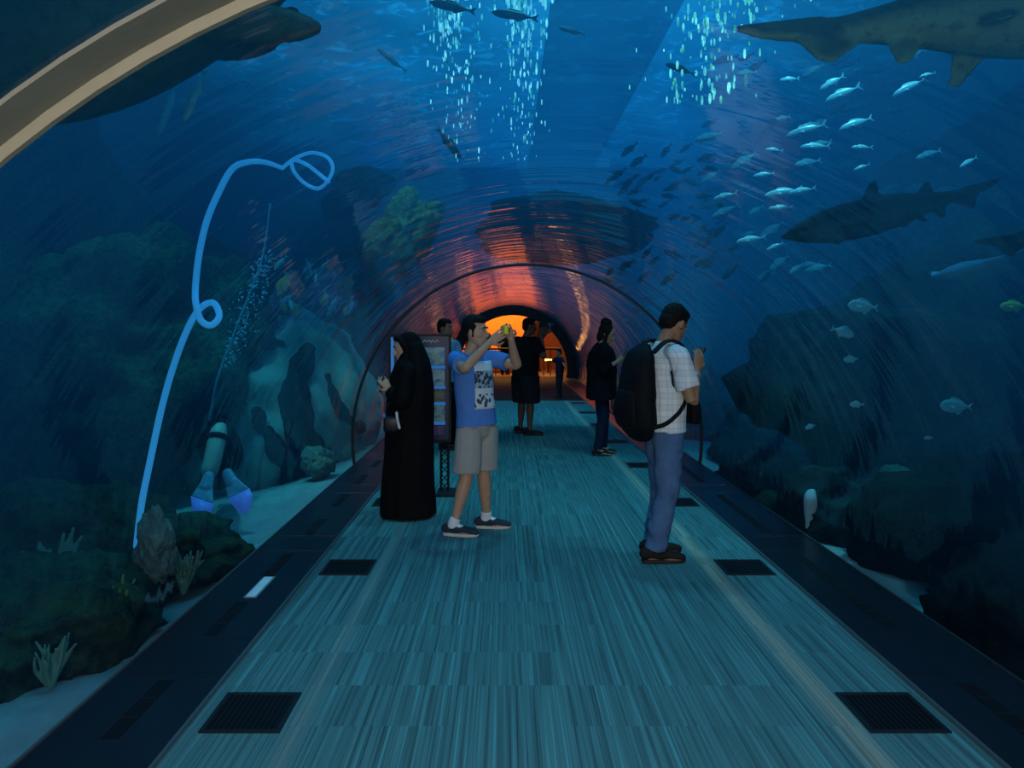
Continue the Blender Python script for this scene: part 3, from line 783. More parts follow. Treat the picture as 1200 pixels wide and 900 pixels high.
while n < 78:
    x = rr.gauss(790, 48); y = 170 + rr.random() * 160
    if x < 700 + (330 - y) * .12 or x > 905 or (x < 735 and y < 190): continue
    put_fish(slim_k, x, y, rr.uniform(8, 11.5), rr.uniform(12, 27), rr.uniform(15, 55) if rr.random() < .8 else rr.uniform(-40, 5), 'small dark fish silhouetted in the school beside the ceiling centre', group='dark silhouetted fish of the school', twist=rr.uniform(-30, 30)); n += 1
n = 0
while n < 30:
    x = rr.uniform(715, 880); y = rr.uniform(305, 385)
    put_fish(slim_d, x, y, rr.uniform(10, 15), rr.uniform(10, 20), rr.uniform(-20, 25), 'tiny pale fish in the distant school above the man with the backpack', group='tiny distant fish', twist=rr.uniform(-30, 30)); n += 1
# reef fish in front of the black boulder
for x, y, l, a, fl, lb, pr in ((1011, 359, 36, -6, True, 'pale grey fish with forked tail, uppermost in front of the black boulder', deep_g), (988, 389, 28, -18, False, 'pale grey fish just below the uppermost reef fish', deep_g),
                          (997, 421, 18, 5, True, 'tiny pale fish third down in front of the black boulder', deep_g), (1004, 474, 17, 0, True, 'small round pale fish in front of the black boulder', deep_g),
                          (1120, 476, 38, -3, True, 'plump light grey fish alone at the right in front of the black boulder', deep_g), (1088, 513, 11, 5, True, 'tiny pale fish below the plump grey fish', deep_g),
                          (1188, 359, 34, 2, True, 'yellow green fish at the right edge', deep_y), (950, 500, 14, 20, True, 'tiny pale fish low on the right near the glass', deep_g)):
    put_fish(pr, x, y, 5.4, l, a, lb, flip=fl)
# fish at the top centre and left
for x, y, l, a, fl, pr, d, lb in ((530, 8, 56, -12, True, slim_t, 6, 'long dark fish at the top edge left of centre'), (603, 18, 56, -8, True, slim_t, 6, 'long dark fish at the top edge right beside the glints'),
                             (797, 81, 38, -20, True, slim_t, 6.5, 'dark slim fish at the top right of centre'), (670, 36, 34, -15, True, slim_t, 7, 'faint dark slim fish near the top centre'),
                             (459, 70, 46, -38, True, long_p, 6, 'small pale fish swimming at the top left of centre'), (526, 168, 46, -52, False, slim_t, 6.6, 'dark fish diving steeply left of the glint column'),
                             (228, 112, 70, 68, True, long_p, 3.4, 'long pale fish hanging steeply below the big dark fish'), (196, 128, 70, 70, True, long_p, 4.0, 'thin faint fish hanging steeply left of the long pale fish')):
    put_fish(pr, x, y, d, l, a, lb, flip=fl)
rr = random.Random(5)
for i in range(24):
    put_fish(deep_o if i % 3 == 0 else slim_d, rr.uniform(328, 412), rr.uniform(305, 365), rr.uniform(8.6, 10), rr.uniform(12, 24), rr.uniform(40, 110), 'small striped reef fish in the cluster left of the rock ridge', group='reef fish cluster on the left', twist=rr.uniform(-30, 30))
put_fish(deep_o, 332, 334, 8.2, 32, 75, 'larger orange brown fish at the left end of the reef fish cluster')

# ================================================================= sharks, ray, grouper
def mat_shark(name, back, belly, k=.5):
    m = N(name); g = m.n('NewGeometry'); sx = m.n('SeparateXYZ'); m.l(g, sx, 'Normal', 0)
    nz = m.noise(m.coords(), 3, 5); sp = m.noise(m.coords(), 22, 3)
    f = m.ramp(m.math('ADD', sx.outputs[2], m.math('MULTIPLY', m.math('SUBTRACT', nz, .5), .9)), -.6, .3)
    c = m.mix(f, belly, back); c = m.mix(m.math('MULTIPLY', m.ramp(sp, .5, .7), k), c, tuple(x * .4 for x in back))
    m.principled(c, .6, .25, sp, .2, .01); return m.m
def shark(name, head, tail, mat_, lb, girth=.085, roll=0, bend=.05, cat='shark', lower=.07, voxel=.016):
    """head and tail tip positions; body along local +X"""
    head, tail = V(head), V(tail); L = (head - tail).length
    b = MB()
    st = [(.5, .012, .006), (.47, .03, .02), (.42, .055, .042), (.34, .08, .066), (.24, .095, .085), (.1, .1, .09), (-.04, .085, .078), (-.16, .055, .052), (-.25, .034, .034), (-.31, .022, .026)]
    def yb(t): return bend * L * math.sin((t + .1) * 4.2)
    b.tube([(t * L, yb(t), 0) for t, w_, h in st], [(w_ * L * girth / .085, h * L * girth / .085) for t, w_, h in st], 16, (0, 1, 0), 3)
    t0 = yb(-.36)
    ys = yb(-.29)
    # tail: long upper lobe sweeping back, short rounded lower lobe
    b.plate([(-.27 * L, ys, .02 * L), (-.36 * L, t0, .035 * L), (-.5 * L, t0 * 1.2, .035 * L), (-.502 * L, t0 * 1.2, .02 * L), (-.46 * L, t0, -.002 * L), (-.40 * L, t0, -.014 * L), (-.37 * L, t0, -lower * L), (-.345 * L, t0, -lower * 1.12 * L), (-.315 * L, t0, -.05 * L), (-.27 * L, ys, -.022 * L)], (0, 1, 0), .013 * L)
    H = .088 * L
    b.plate([(.12 * L, yb(.1), .06 * L), (.05 * L, yb(.05), .15 * L), (.015 * L, yb(0), .16 * L), (.02 * L, yb(0), .1 * L), (-.01 * L, yb(0), .06 * L)], (0, 1, 0), .012 * L)
    b.plate([(-.12 * L, yb(-.12), .035 * L), (-.18 * L, yb(-.18), .095 * L), (-.205 * L, yb(-.2), .095 * L), (-.215 * L, yb(-.2), .03 * L)], (0, 1, 0), .011 * L)
    b.plate([(-.17 * L, yb(-.18), -.03 * L), (-.215 * L, yb(-.21), -.085 * L), (-.24 * L, yb(-.24), -.085 * L), (-.25 * L, yb(-.24), -.02 * L)], (0, 1, 0), .011 * L)
    for s in (-1, 1):
        b.plate([(.27 * L, s * .06 * L, -.03 * L), (.2 * L, s * .19 * L, -.085 * L), (.165 * L, s * .21 * L, -.095 * L), (.16 * L, s * .14 * L, -.07 * L), (.15 * L, s * .06 * L, -.035 * L)], (0, -s * .4, 1), .012 * L)
        b.plate([(-.04 * L, s * .04 * L, -.04 * L), (-.09 * L, s * .1 * L, -.085 * L), (-.12 * L, s * .09 * L, -.085 * L), (-.12 * L, s * .03 * L, -.035 * L)], (0, -s * .4, 1), .011 * L)
    o = b.build(name, mat_, voxel=voxel * L / 2.5, sm=3)
    X = (head - tail).normalized(); Y = V((0, 0, 1)).cross(X).normalized(); Z = X.cross(Y)
    M = Matrix((X, Y, Z)).transposed().to_4x4(); M = M @ Matrix.Rotation(roll, 4, 'X'); M.translation = (head + tail) / 2
    o.matrix_world = M
    tag(o, lb, cat)
    e = MB()
    for s in (-1, 1): e = MB(); e.ball((.41 * L, yb(.41) + s * .052 * L * girth / .085, .012 * L), .009 * L); e.build('eye', mat_plain('fish_eye', (.01, .01, .01), .2, .5), o)
    return o
SH1 = mat_shark('brown_shark', (.09, .055, .025), (.5, .33, .13)); SH2 = mat_shark('blue_grey_shark', (.006, .012, .018), (.04, .08, .10)); SH3 = mat_shark('dark_green_fish', (.012, .022, .014), (.03, .045, .025), .7)
shark('shark', P(1560, -30, 3.2), P(866, 48, 3.4), SH1, 'large brown shark at the upper right with its long tail pointing left', .085, roll=math.radians(-18), bend=.0, lower=.062)
shark('shark', P(918, 277, 4.4), P(1166, 219, 4.4), SH2, 'dark blue grey shark swimming left at the right side', .085, roll=0, bend=-.035)
shark('shark', P(1420, 245, 4.0), P(1143, 289, 4.2), SH3, 'dark shark mostly cut off by the right edge', .12, bend=.0)
# big dark fish above the beige ring
def grouper(name, head, tail, mat_, lb):
    head, tail = V(head), V(tail); L = (head - tail).length; b = MB()
    st = [(.5, .02, .03), (.45, .06, .08), (.36, .1, .13), (.2, .13, .165), (.02, .125, .16), (-.15, .09, .12), (-.28, .05, .075), (-.36, .03, .05)]
    b.tube([(t * L, 0, 0) for t, _, _ in st], [(a * L, c * L) for t, a, c in st], 16, (0, 1, 0), 3)
    b.plate([(-.33 * L, 0, .045 * L), (-.45 * L, 0, .1 * L), (-.5 * L, 0, .06 * L), (-.51 * L, 0, 0), (-.5 * L, 0, -.06 * L), (-.45 * L, 0, -.1 * L), (-.33 * L, 0, -.045 * L)], (0, 1, 0), .014 * L)
    b.plate([(.22 * L, 0, .14 * L), (.1 * L, 0, .22 * L), (-.1 * L, 0, .2 * L), (-.26 * L, 0, .16 * L), (-.24 * L, 0, .06 * L)], (0, 1, 0), .012 * L)
    for s in (-1, 1): b.tube([(-.05 * L, s * .06 * L, -.09 * L), (-.12 * L, s * .085 * L, (-.145 if s > 0 else -.11) * L), (-.19 * L, s * .1 * L, (-.19 if s > 0 else -.10) * L), (-.235 * L, s * .1 * L, (-.212 if s > 0 else -.09) * L)], [(.05 * L, .022 * L), (.045 * L, .018 * L), (.036 * L, .014 * L), (.016 * L, .01 * L)], 12, (.6, 0, -.8), 4)
    o = b.build(name, mat_, voxel=.015, sm=3)
    X = (head - tail).normalized(); Y = V((0, 0, 1)).cross(X).normalized(); Z = X.cross(Y)
    M = Matrix((X, Y, Z)).transposed().to_4x4(); M.translation = (head + tail) / 2; o.matrix_world = M
    for s in (-1, 1): e = MB(); e.ball((.4 * L, s * .085 * L, .05 * L), .014 * L); e.build('eye', mat_plain('grouper_eye', (.01, .01, .01), .2, .5), o)
    return tag(o, lb, 'fish')
grouper('large_fish', P(-90, 115, 2.6), P(450, -110, 2.9), SH3, 'huge dark fish passing over the upper left behind the beige ring')
# pale ray at the right edge
def ray(name, c, W, mat_, lb, rz):
    b = MB()
    n = 24; rings = []
    for i in range(n + 1):
        u = -1 + 2 * i / n; au = abs(u); ch = .5 * (1 - au ** 1.5) + .02; th = .075 * (1 - au) ** 1.3 + .008
        x0 = .12 * au; z = .10 * au ** 2
        rings.append([V(((x0 * -1 + ch * math.cos(2 * PI * j / 12)) * W * .62, u * W * .5, (z + th * math.sin(2 * PI * j / 12)) * W)) for j in range(12)])
    b.rings(rings)
    b.tube([(-.2 * W, 0, 0), (-.6 * W, .02, .01), (-1.1 * W, .1, .05)], [.035 * W, .014 * W, .006 * W], 8, (0, 1, 0), 4)
    o = b.build(name, mat_, voxel=.014); o.location = c; o.rotation_euler = (math.radians(8), math.radians(4), rz)
    for s in (-1, 1): e = MB(); e.ball((.2 * W, s * .07 * W, .08 * W), .015 * W); e.build('eye', mat_plain('ray_eye', (.01, .01, .01), .2, .5), o)
    return tag(o, lb, 'ray')
ray('stingray', P(1150, 318, 5.0), .95, mat_shark('ray_skin', (.1, .24, .36), (.3, .5, .6), .3), 'pale blue stingray gliding at the right edge above the black boulder', math.radians(195))
# ================================================================= people
def mat_skin(name, c):
    m = N(name); nz = m.noise(m.coords(), 30, 3)
    p = m.principled(m.mix(nz, tuple(x * .82 for x in c), tuple(min(1, x * 1.12) for x in c)), .5, .35, nz, .08, .004)
    p.inputs['Subsurface Weight'].default_value = 0
    return m.m
SKIN = mat_skin('tan_skin', (.50, .30, .19)); SKIN2 = mat_skin('brown_skin', (.34, .19, .11)); SKIN3 = mat_skin('light_skin', (.58, .38, .27)); SKIN4 = mat_skin('dark_skin', (.13, .075, .05))
def mat_cloth(name, c, var=.2, scale=9, weave=260, bs=.3, rough=.9):
    m = N(name); co = m.coords(); a = m.noise(co, scale, 4); b_ = m.noise(co, weave, 1)
    col = m.mix(a, tuple(x * (1 - var) for x in c), tuple(min(1, x * (1 + var)) for x in c))
    m.principled(col, rough, .1, m.math('ADD', m.math('MULTIPLY', a, 1.5), m.math('MULTIPLY', b_, .3)), bs, .008); return m.m
HAIR = mat_plain('black_hair', (.006, .0055, .0055), .75, .15, .3, 60, .3, stretch=(1, 1, .2))
HAIRB = mat_plain('dark_brown_hair', (.014, .009, .007), .75, .15, .3, 60, .3, stretch=(1, 1, .2))
EYEW = mat_plain('eye_white', (.6, .6, .58), .2, .5, .02); EYED = mat_plain('eye_iris', (.012, .007, .005), .15, .6, .02); LIP = mat_plain('lip', (.36, .15, .12), .5, .3, .1)
def frame(yaw, pitch=0, roll=0):
    """columns: forward, left, up"""
    return Matrix.Rotation(yaw, 3, 'Z') @ Matrix.Rotation(pitch, 3, 'Y') @ Matrix.Rotation(roll, 3, 'X')
def head_mb(b, c, M, s=1.0):
    c = V(c)
    def T(x, y, z): return c + M @ V((x * s, y * s, z * s))
    sec = [(-.122, .056, .018, .022), (-.113, .054, .034, .034), (-.095, .042, .052, .046), (-.07, .026, .068, .058), (-.045, .014, .08, .066), (-.015, .006, .09, .072), (.015, .0, .096, .0755), (.045, -.003, .098, .077), (.075, -.008, .09, .072), (.1, -.013, .07, .057), (.116, -.016, .044, .037), (.123, -.016, .018, .016)]
    n = 20; rings = []
    for z, xc, rx, ry in sec:
        ring = []
        for j in range(n):
            a = 2 * PI * j / n; ca, sa = math.cos(a), math.sin(a)
            x = xc + rx * ca; y = ry * sa
            if ca > 0: y *= 1 - .12 * ca * ca
            if ca > .4 and -.02 < z < .03: x -= .006 * (1 - abs(sa) * .5)   # eye hollows
            ring.append(T(x, y, z))
        rings.append(ring)
    b.rings(rings)
    X, Y, Z = M.col[0], M.col[1], M.col[2]
    b.tube([T(.083, 0, .028), T(.097, 0, .0), T(.11, 0, -.024), T(.1, 0, -.036)], [.008 * s, .010 * s, .0135 * s, .010 * s], 8, Y, 2)      # nose
    for sg in (-1, 1):
        b.ball(T(.098, sg * .011, -.031), .008 * s)                                                           # nostril wing
        b.tube([T(.084, sg * .048, .034), T(.092, sg * .026, .04), T(.095, sg * .008, .034)], [.007 * s] * 3, 6, Y, 2)    # brow ridge
        b.ball(T(.045, sg * .042, -.022), (.03 * s, .024 * s, .02 * s), M)                      # cheek
        b.ball(T(-.005, sg * .079, -.002), (.02 * s, .009 * s, .032 * s), M @ Matrix.Rotation(sg * .35, 3, 'Z'), 10, 8)     # ear
    b.tube([T(.082, -.022, -.063), T(.094, 0, -.060), T(.082, .022, -.063)], [.006 * s, .009 * s, .006 * s], 8, Z, 2)
    b.tube([T(.08, -.018, -.073), T(.09, 0, -.075), T(.08, .018, -.073)], [.006 * s, .009 * s, .006 * s], 8, Z, 2)
    b.ball(T(.073, 0, -.104), (.02 * s, .022 * s, .016 * s), M)                                                    # chin
def face_parts(root, c, M, s=1.0, hair=HAIR, brows=True):
    c = V(c)
    def T(x, y, z): return c + M @ V((x * s, y * s, z * s))
    for sg in (-1, 1):
        b = MB(); b.ball(T(.0755, sg * .0305, .012), (.0095 * s, .0135 * s, .0075 * s), M @ Matrix.Rotation(sg * .3, 3, 'Z')); e = b.build('eye', EYEW, root)
        b = MB(); b.ball(T(.0822, sg * .0315, .012), (.004 * s, .0064 * s, .0066 * s), M); b.build('iris', EYED, e)
        if brows:
            b = MB(); b.tube([T(.087, sg * .05, .032), T(.096, sg * .03, .041), T(.1, sg * .012, .036)], [.0035 * s, .0055 * s, .0045 * s], 6, M.col[1], 2); b.build('eyebrow', hair, root)
    b = MB(); b.tube([T(.086, -.021, -.067), T(.0985, 0, -.065), T(.086, .021, -.067)], [(.003 * s, .004 * s), (.006 * s, .006 * s), (.003 * s, .004 * s)], 8, M.col[2], 2); b.build('lips', LIP, root)
def short_hair(root, c, M, s=1.0, mat_=HAIR, name='hair', top=.02, front=.0, voxel=.006, low=-.03):
    c = V(c)
    def T(x, y, z): return c + M @ V((x * s, y * s, z * s))
    b = MB()
    b.ball(T(-.022, 0, .052), (.09 * s, .084 * s, (.074 + top) * s), M, 18, 12)
    b.ball(T(.035, 0, .095), (.055 * s, .062 * s, (.03 + top * .6) * s), M, 14, 9)
    b.ball(T(-.055, 0, .0), (.055 * s, .074 * s, .07 * s), M, 14, 9)
    for sg in (-1, 1):
        b.tube([T(.03, sg * .069, .055), T(.012, sg * .074, .02), T(.014, sg * .073, low)], [(.018 * s, .009 * s), (.016 * s, .008 * s), (.008 * s, .005 * s)], 8, M.col[0], 2)
    return b.build(name, mat_, root, voxel=voxel, sm=1, wr=(.004 * s, 60, 60, 40))
def hand_mb(b, wrist, d, nrm, thumb, curl=.5, s=1.0, spread=.1, tcurl=.3):
    """d: towards the knuckles; nrm: palm side; thumb: +1/-1 along d x nrm"""
    w = V(wrist); d = V(d).normalized(); nrm = V(nrm); nrm = (nrm - d * nrm.dot(d)).normalized(); u = d.cross(nrm).normalized() * thumb
    b.tube([w - d * .02 * s, w + d * .02 * s, w + d * .05 * s, w + d * .088 * s], [(.026 * s, .018 * s), (.03 * s, .016 * s), (.039 * s, .015 * s), (.038 * s, .012 * s)], 12, u, 2)
    for k, (off, L) in enumerate(((.033, .074), (.0115, .084), (-.0105, .078), (-.0315, .062))):
        p = w + d * (.084 - .004 * abs(k - 1)) * s + u * off * s
        dd = (d + u * off * spread * 20 * .45).normalized(); pts = [p - dd * .012 * s, p]; a = curl * .55
        for seg, fr in enumerate((.45, .31, .24)):
            a += curl * (.0, .9, .7)[seg]
            v = dd * math.cos(a) + nrm * math.sin(a); pts.append(pts[-1] + v * L * fr * s)
        b.tube(pts, [.0085 * s, .0085 * s, .0082 * s, .0076 * s, .0066 * s], 8, u, 2)
    p = w + d * .022 * s + u * .026 * s
    t1 = (d * .65 + u * .75 + nrm * .25).normalized(); t2 = (d * (.9 - tcurl * .3) + u * (.35 - tcurl) + nrm * (.3 + tcurl * .7)).normalized()
    b.tube([p - t1 * .012 * s, p + t1 * .018 * s, p + t1 * .044 * s, p + t1 * .044 * s + t2 * .028 * s, p + t1 * .044 * s + t2 * .048 * s], [.014 * s, .0145 * s, .0105 * s, .0095 * s, .0075 * s], 8, d, 2)
def limb(b, pts, radii, up=(0, 1, 0), n=12, sub=4): b.tube(pts, radii, n, up, sub)
def mid(a, c, t): return V(a) + (V(c) - V(a)) * t
def body(root, J, skin, voxel=.0075, sc=1.0, fem=0, hands=True, feet=True):
    """one continuous body: head, neck, trunk, arms, hands, legs, feet"""
    b = MB(); SIDE = yawm(J['yaw']) @ V((0, 1, 0)); FW = yawm(J['yaw']) @ V((1, 0, 0))
    if 'yaw_hip' in J: SH_ = yawm(J['yaw_hip']) @ V((0, 1, 0))
    else: SH_ = SIDE
    pel, ch, nk = V(J['pel']), V(J['chest']), V(J['neck'])
    w = sc
    b.tube([pel - V((0, 0, .1 * sc)), pel, mid(pel, ch, .45), ch, mid(ch, nk, .55), mid(ch, nk, .88)], [(.125 * w, .085 * w), (.15 * w, .1 * w), (.125 * w, .085 * w), (.15 * w, .1 * w), (.155 * w, .09 * w), (.085 * w, .06 * w)], 18, SIDE, 4)
    M = J['M']; hc = V(J['head'])
    b.tube([mid(ch, nk, .75), nk, hc - M.col[2] * .07 * sc - M.col[0] * .012 * sc, hc - M.col[0] * .015 * sc], [.06 * sc, .056 * sc, .052 * sc, .05 * sc], 14, SIDE, 3)
    head_mb(b, hc, M, J.get('hs', 1.0))
    for k in 'RL':
        sh, el, wr = V(J['sh' + k]), V(J['el' + k]), V(J['wr' + k])
        limb(b, [mid(nk, sh, .45) - V((0, 0, .035 * sc)), sh, mid(sh, el, .35), el, mid(el, wr, .3), wr], [.055 * sc, .056 * sc, .048 * sc, .037 * sc, .039 * sc, .026 * sc], FW)
        if hands and 'ha' + k in J:
            d, nr, th, cu = J['ha' + k][:4]; hand_mb(b, wr, d, nr, th, cu, sc)
        hi, kn, an = V(J['hi' + k]), V(J['kn' + k]), V(J['an' + k])
        limb(b, [hi, mid(hi, kn, .4), kn, mid(kn, an, .3), mid(kn, an, .75), an], [.088 * sc, .076 * sc, .055 * sc, .055 * sc, .038 * sc, .034 * sc], FW)
        if feet:
            f = yawm(J['ft' + k]) @ V((1, 0, 0)); s_ = f.cross(V((0, 0, 1)))
            g = an.z
            b.tube([an - f * .035 * sc - V((0, 0, g - .045 * sc)), an + f * .03 * sc - V((0, 0, g - .05 * sc)), an + f * .11 * sc - V((0, 0, g - .03 * sc)), an + f * .165 * sc - V((0, 0, g - .022 * sc))], [(.03 * sc, .035 * sc), (.036 * sc, .038 * sc), (.042 * sc, .024 * sc), (.034 * sc, .016 * sc)], 12, s_, 3)
    return b.build('body', skin, root, voxel=voxel, sm=2)
def shirt(root, J, mat_, sc=1.0, grow=.022, hem=None, sleeve=.62, name='shirt', voxel=.008, wr=(.007, 9, 9, 6), long=False, loose=.016, collar=True):
    b = MB(); SIDE = yawm(J['yaw']) @ V((0, 1, 0)); FW = yawm(J['yaw']) @ V((1, 0, 0))
    pel, ch, nk = V(J['pel']), V(J['chest']), V(J['neck']); g = grow; w = sc
    hem = hem if hem is not None else pel.z
    h0 = V((pel.x, pel.y, hem))
    b.tube([h0, mid(h0, ch, .4), ch, mid(ch, nk, .55), mid(ch, nk, .92)], [(.155 * w + g, .108 * w + g), (.142 * w + g, .104 * w + g), (.158 * w + g * .8, .108 * w + g * .8), (.158 * w + g * .5, .094 * w + g * .6), (.082 * w + g * .3, .064 * w + g * .3)], 22, SIDE, 4, cap='flat')
    for k in 'RL':
        sh, el, wrp = V(J['sh' + k]), V(J['el' + k]), V(J['wr' + k])
        if long:
            limb(b, [mid(nk, sh, .4) - V((0, 0, .035 * sc)), sh, mid(sh, el, .4), el, mid(el, wrp, .55 * long), mid(el, wrp, .93 * long)], [.06 * sc, .062 * sc + g * .3, .055 * sc + g * .3, .05 * sc + g * .2, .045 * sc + g * .3, .036 * sc + g * .3], FW)
        else:
            e = mid(sh, el, sleeve)
            b.tube([mid(nk, sh, .4) - V((0, 0, .035 * sc)), sh, mid(sh, el, sleeve * .5), e], [.058 * sc, .062 * sc + g * .2, .056 * sc + loose, .052 * sc + loose * 1.2], 14, FW, 4, cap='flat')
    if collar:
        b.tube([mid(ch, nk, .8), mid(ch, nk, 1.0)], [.074 * sc, .063 * sc], 16, SIDE, 1, cap='flat')
    return b.build(name, mat_, root, voxel=voxel, sm=2, wr=wr)
def trousers(root, J, mat_, sc=1.0, top=None, end=1.0, name='trousers', r=(.105, .092, .072, .068, .06), voxel=.009, wr=(.008, 9, 9, 7), waist=(.158, .112)):
    b = MB(); SIDE = yawm(J.get('yaw_hip', J['yaw'])) @ V((0, 1, 0)); FW = yawm(J['yaw']) @ V((1, 0, 0)); pel = V(J['pel'])
    top = top if top is not None else pel.z + .06
    t0 = V((pel.x, pel.y, top))
    b.tube([t0, pel, pel - V((0, 0, .1 * sc))], [(waist[0] * sc, waist[1] * sc), (waist[0] * sc * 1.08, waist[1] * sc * 1.08), (waist[0] * sc, waist[1] * sc)], 20, SIDE, 3, cap='flat')
    for k in 'RL':
        hi, kn, an = V(J['hi' + k]), V(J['kn' + k]), V(J['an' + k])
        path = [hi, mid(hi, kn, .5), kn, mid(kn, an, .5), an]
        if end < 1.0:                                   # shorts: end as a fraction of thigh
            path = [hi, mid(hi, kn, end * .5), mid(hi, kn, end)]; rr = [r[0] * sc, r[1] * sc, r[2] * sc]
        else: rr = [x * sc for x in r]
        b.tube(path, rr, 16, FW, 4, cap='flat')
    return b.build(name, mat_, root, voxel=voxel, sm=2, wr=wr)
def shoe(root, an, yaw, mat_, sole, sc=1.0, L=.265, name='shoe', high=.0):
    f = yawm(yaw) @ V((1, 0, 0)); s_ = f.cross(V((0, 0, 1))); a = V((an[0], an[1], 0)); b = MB()
    up = V((0, 0, 1))
    p = [a - f * .07 * sc, a - f * .03 * sc, a + f * .05 * sc, a + f * (L * .5) * sc, a + f * (L - .085) * sc]
    h = [.05 + high, .056 + high, .046, .036, .026]
    b.tube([q + up * (hh * sc * .78 + .012) for q, hh in zip(p, h)], [(.033 * sc, .034 * sc + high * .4), (.038 * sc, .040 * sc + high * .4), (.041 * sc, .034 * sc), (.044 * sc, .026 * sc), (.034 * sc, .018 * sc)], 14, s_, 4)
    o = b.build(name, mat_, root, voxel=.007, sm=1)
    b = MB(); n = 16; rings = []
    for z, g in ((.001, 1.0), (.012, 1.06), (.022, 1.02)):
        ring = []
        for (t, wd) in ((-.085, .012), (-.075, .028), (-.04, .036), (.03, .037), (.09, .043), (.13, .042), (.165, .03), (.185, .012)):
            ring.append(a + f * t * sc * g * (L / .265) + s_ * wd * sc * g + up * z)
        for (t, wd) in reversed(((-.085, .012), (-.075, .028), (-.04, .036), (.03, .037), (.09, .043), (.13, .042), (.165, .03), (.185, .012))):
            ring.append(a + f * t * sc * g * (L / .265) - s_ * wd * sc * g + up * z)
        rings.append(ring)
    b.rings(rings); b.build('sole', sole, o, smooth=False)
    return o
def patch(name, root, target, origin, ux, uz, W, H, dirn, mat_, nx=14, nz=20, off=.004, shape=None):
    """cloth print or strap laid on the surface of target"""
    deps = bpy.context.evaluated_depsgraph_get(); me = target.data
    bvh = BVHTree.FromPolygons([v.co for v in me.vertices], [tuple(p.vertices) for p in me.polygons])
    b = MB(); idx = {}
    o = V(origin); ux = V(ux).normalized(); uz = V(uz).normalized(); dirn = V(dirn).normalized()
    for i in range(nx + 1):
        for j in range(nz + 1):
            q = o + ux * W * (i / nx - .5) + uz * H * (j / nz - .5)
            hit = bvh.ray_cast(q - dirn * .6, dirn, 1.2)
            if hit[0] is not None: idx[i, j] = len(b.v); b.v.append(hit[0] - dirn * off)
    for i in range(nx):
        for j in range(nz):
            k = [(i, j), (i + 1, j), (i + 1, j + 1), (i, j + 1)]
            if all(q in idx for q in k): b.f.append(tuple(idx[q] for q in k))
    ob = b.build(name, mat_, root)
    md = ob.modifiers.new('thick', 'SOLIDIFY'); md.thickness = .003; md.offset = 1
    return ob
SOLE_W = mat_plain('pale_sole', (.62, .6, .55), .7); SOLE_D = mat_plain('dark_sole', (.02, .02, .022), .7)
SHOE_D = mat_cloth('dark_shoe', (.022, .024, .03), .3); 

# ---- boy in the blue T-shirt photographing with a yellow camera ----------------------------------
root = empty('person', (-.21, 5.92, 0), 'person in blue T-shirt and grey shorts holding up a yellow camera with both hands', 'person')
yw = math.radians(-48)
J = dict(yaw=yw, yaw_hip=math.radians(-40), pel=(-.01, 0, .83), chest=(-.035, 0, 1.17), neck=(-.055, .0, 1.375), head=(-.02, -.01, 1.525), M=frame(math.radians(-24), math.radians(-3)), hs=.98,
         shR=(-.165, -.12, 1.325), elR=(-.085, -.37, 1.27), wrR=(.095, -.31, 1.455), shL=(.085, .115, 1.33), elL=(.295, .02, 1.275), wrL=(.255, -.12, 1.475),
         haR=((.8, .1, .6), (.3, .9, .2), -1, .38), haL=((-.3, -.35, .9), (-.25, -.85, -.2), 1, .38),
         hiR=(-.065, -.07, .80), knR=(-.085, -.1, .44), anR=(-.175, -.13, .085), hiL=(.055, .06, .80), knL=(.045, .05, .44), anL=(.065, .09, .085), ftR=math.radians(-14), ftL=math.radians(-4))
body(root, J, SKIN, .0045, .96)
face_parts(root, J['head'], J['M'], .98)
short_hair(root, J['head'], J['M'], .98, HAIR, top=.024)
BLUE_TEE = mat_cloth('blue_jersey', (.09, .24, .62), .18, 7)
tee = shirt(root, J, BLUE_TEE, .95, .03, .815, .66, 'shirt', .0075, (.009, 8, 8, 5))
# printed panel on the chest: white with dark penguin-like figures in two bands
m = N('tee_print'); tc = m.n('TexCoord'); sx = m.n('SeparateXYZ'); m.l(tc, sx, 'Generated', 0)
vo = m.n('TexVoronoi', i_Scale=5.5); mp = m.n('Mapping'); m.l(tc, mp, 'Generated', 0); mp.inputs['Scale'].default_value = (1.2, .6, 1.7); m.l(mp, vo, 0, 0)
nz = m.noise(mp.outputs[0], 7, 4)
fig = m.math('LESS_THAN', m.math('ADD', vo.outputs[0], m.math('MULTIPLY', nz, .35)), .66)
z_ = sx.outputs[2]
band1 = m.math('MULTIPLY', m.math('GREATER_THAN', z_, .44), m.math('LESS_THAN', z_, .8)); band2 = m.math('MULTIPLY', m.math('GREATER_THAN', z_, .04), m.math('LESS_THAN', z_, .32))
fm = m.math('MULTIPLY', fig, m.math('ADD', band1, band2))
m.principled(m.mix(m.math('MULTIPLY', fm, .9), m.mix(band1, (.62, .72, .78), (.33, .45, .55)), (.015, .03, .05)), .85, .1)
fw = yawm(yw) @ V((1, 0, 0)); sd = yawm(yw) @ V((0, 1, 0))
patch('shirt_print', root, tee, V((-.02, 0, 1.13)) + sd * .012, sd, (0, 0, 1), .21, .36, -fw, m.m)
GREY_SH = mat_cloth('grey_cotton', (.36, .36, .33), .15, 8)
shorts = trousers(root, J, GREY_SH, .95, .89, .93, 'shorts', (.108, .112, .112), .0085, (.008, 9, 9, 5), (.152, .108))
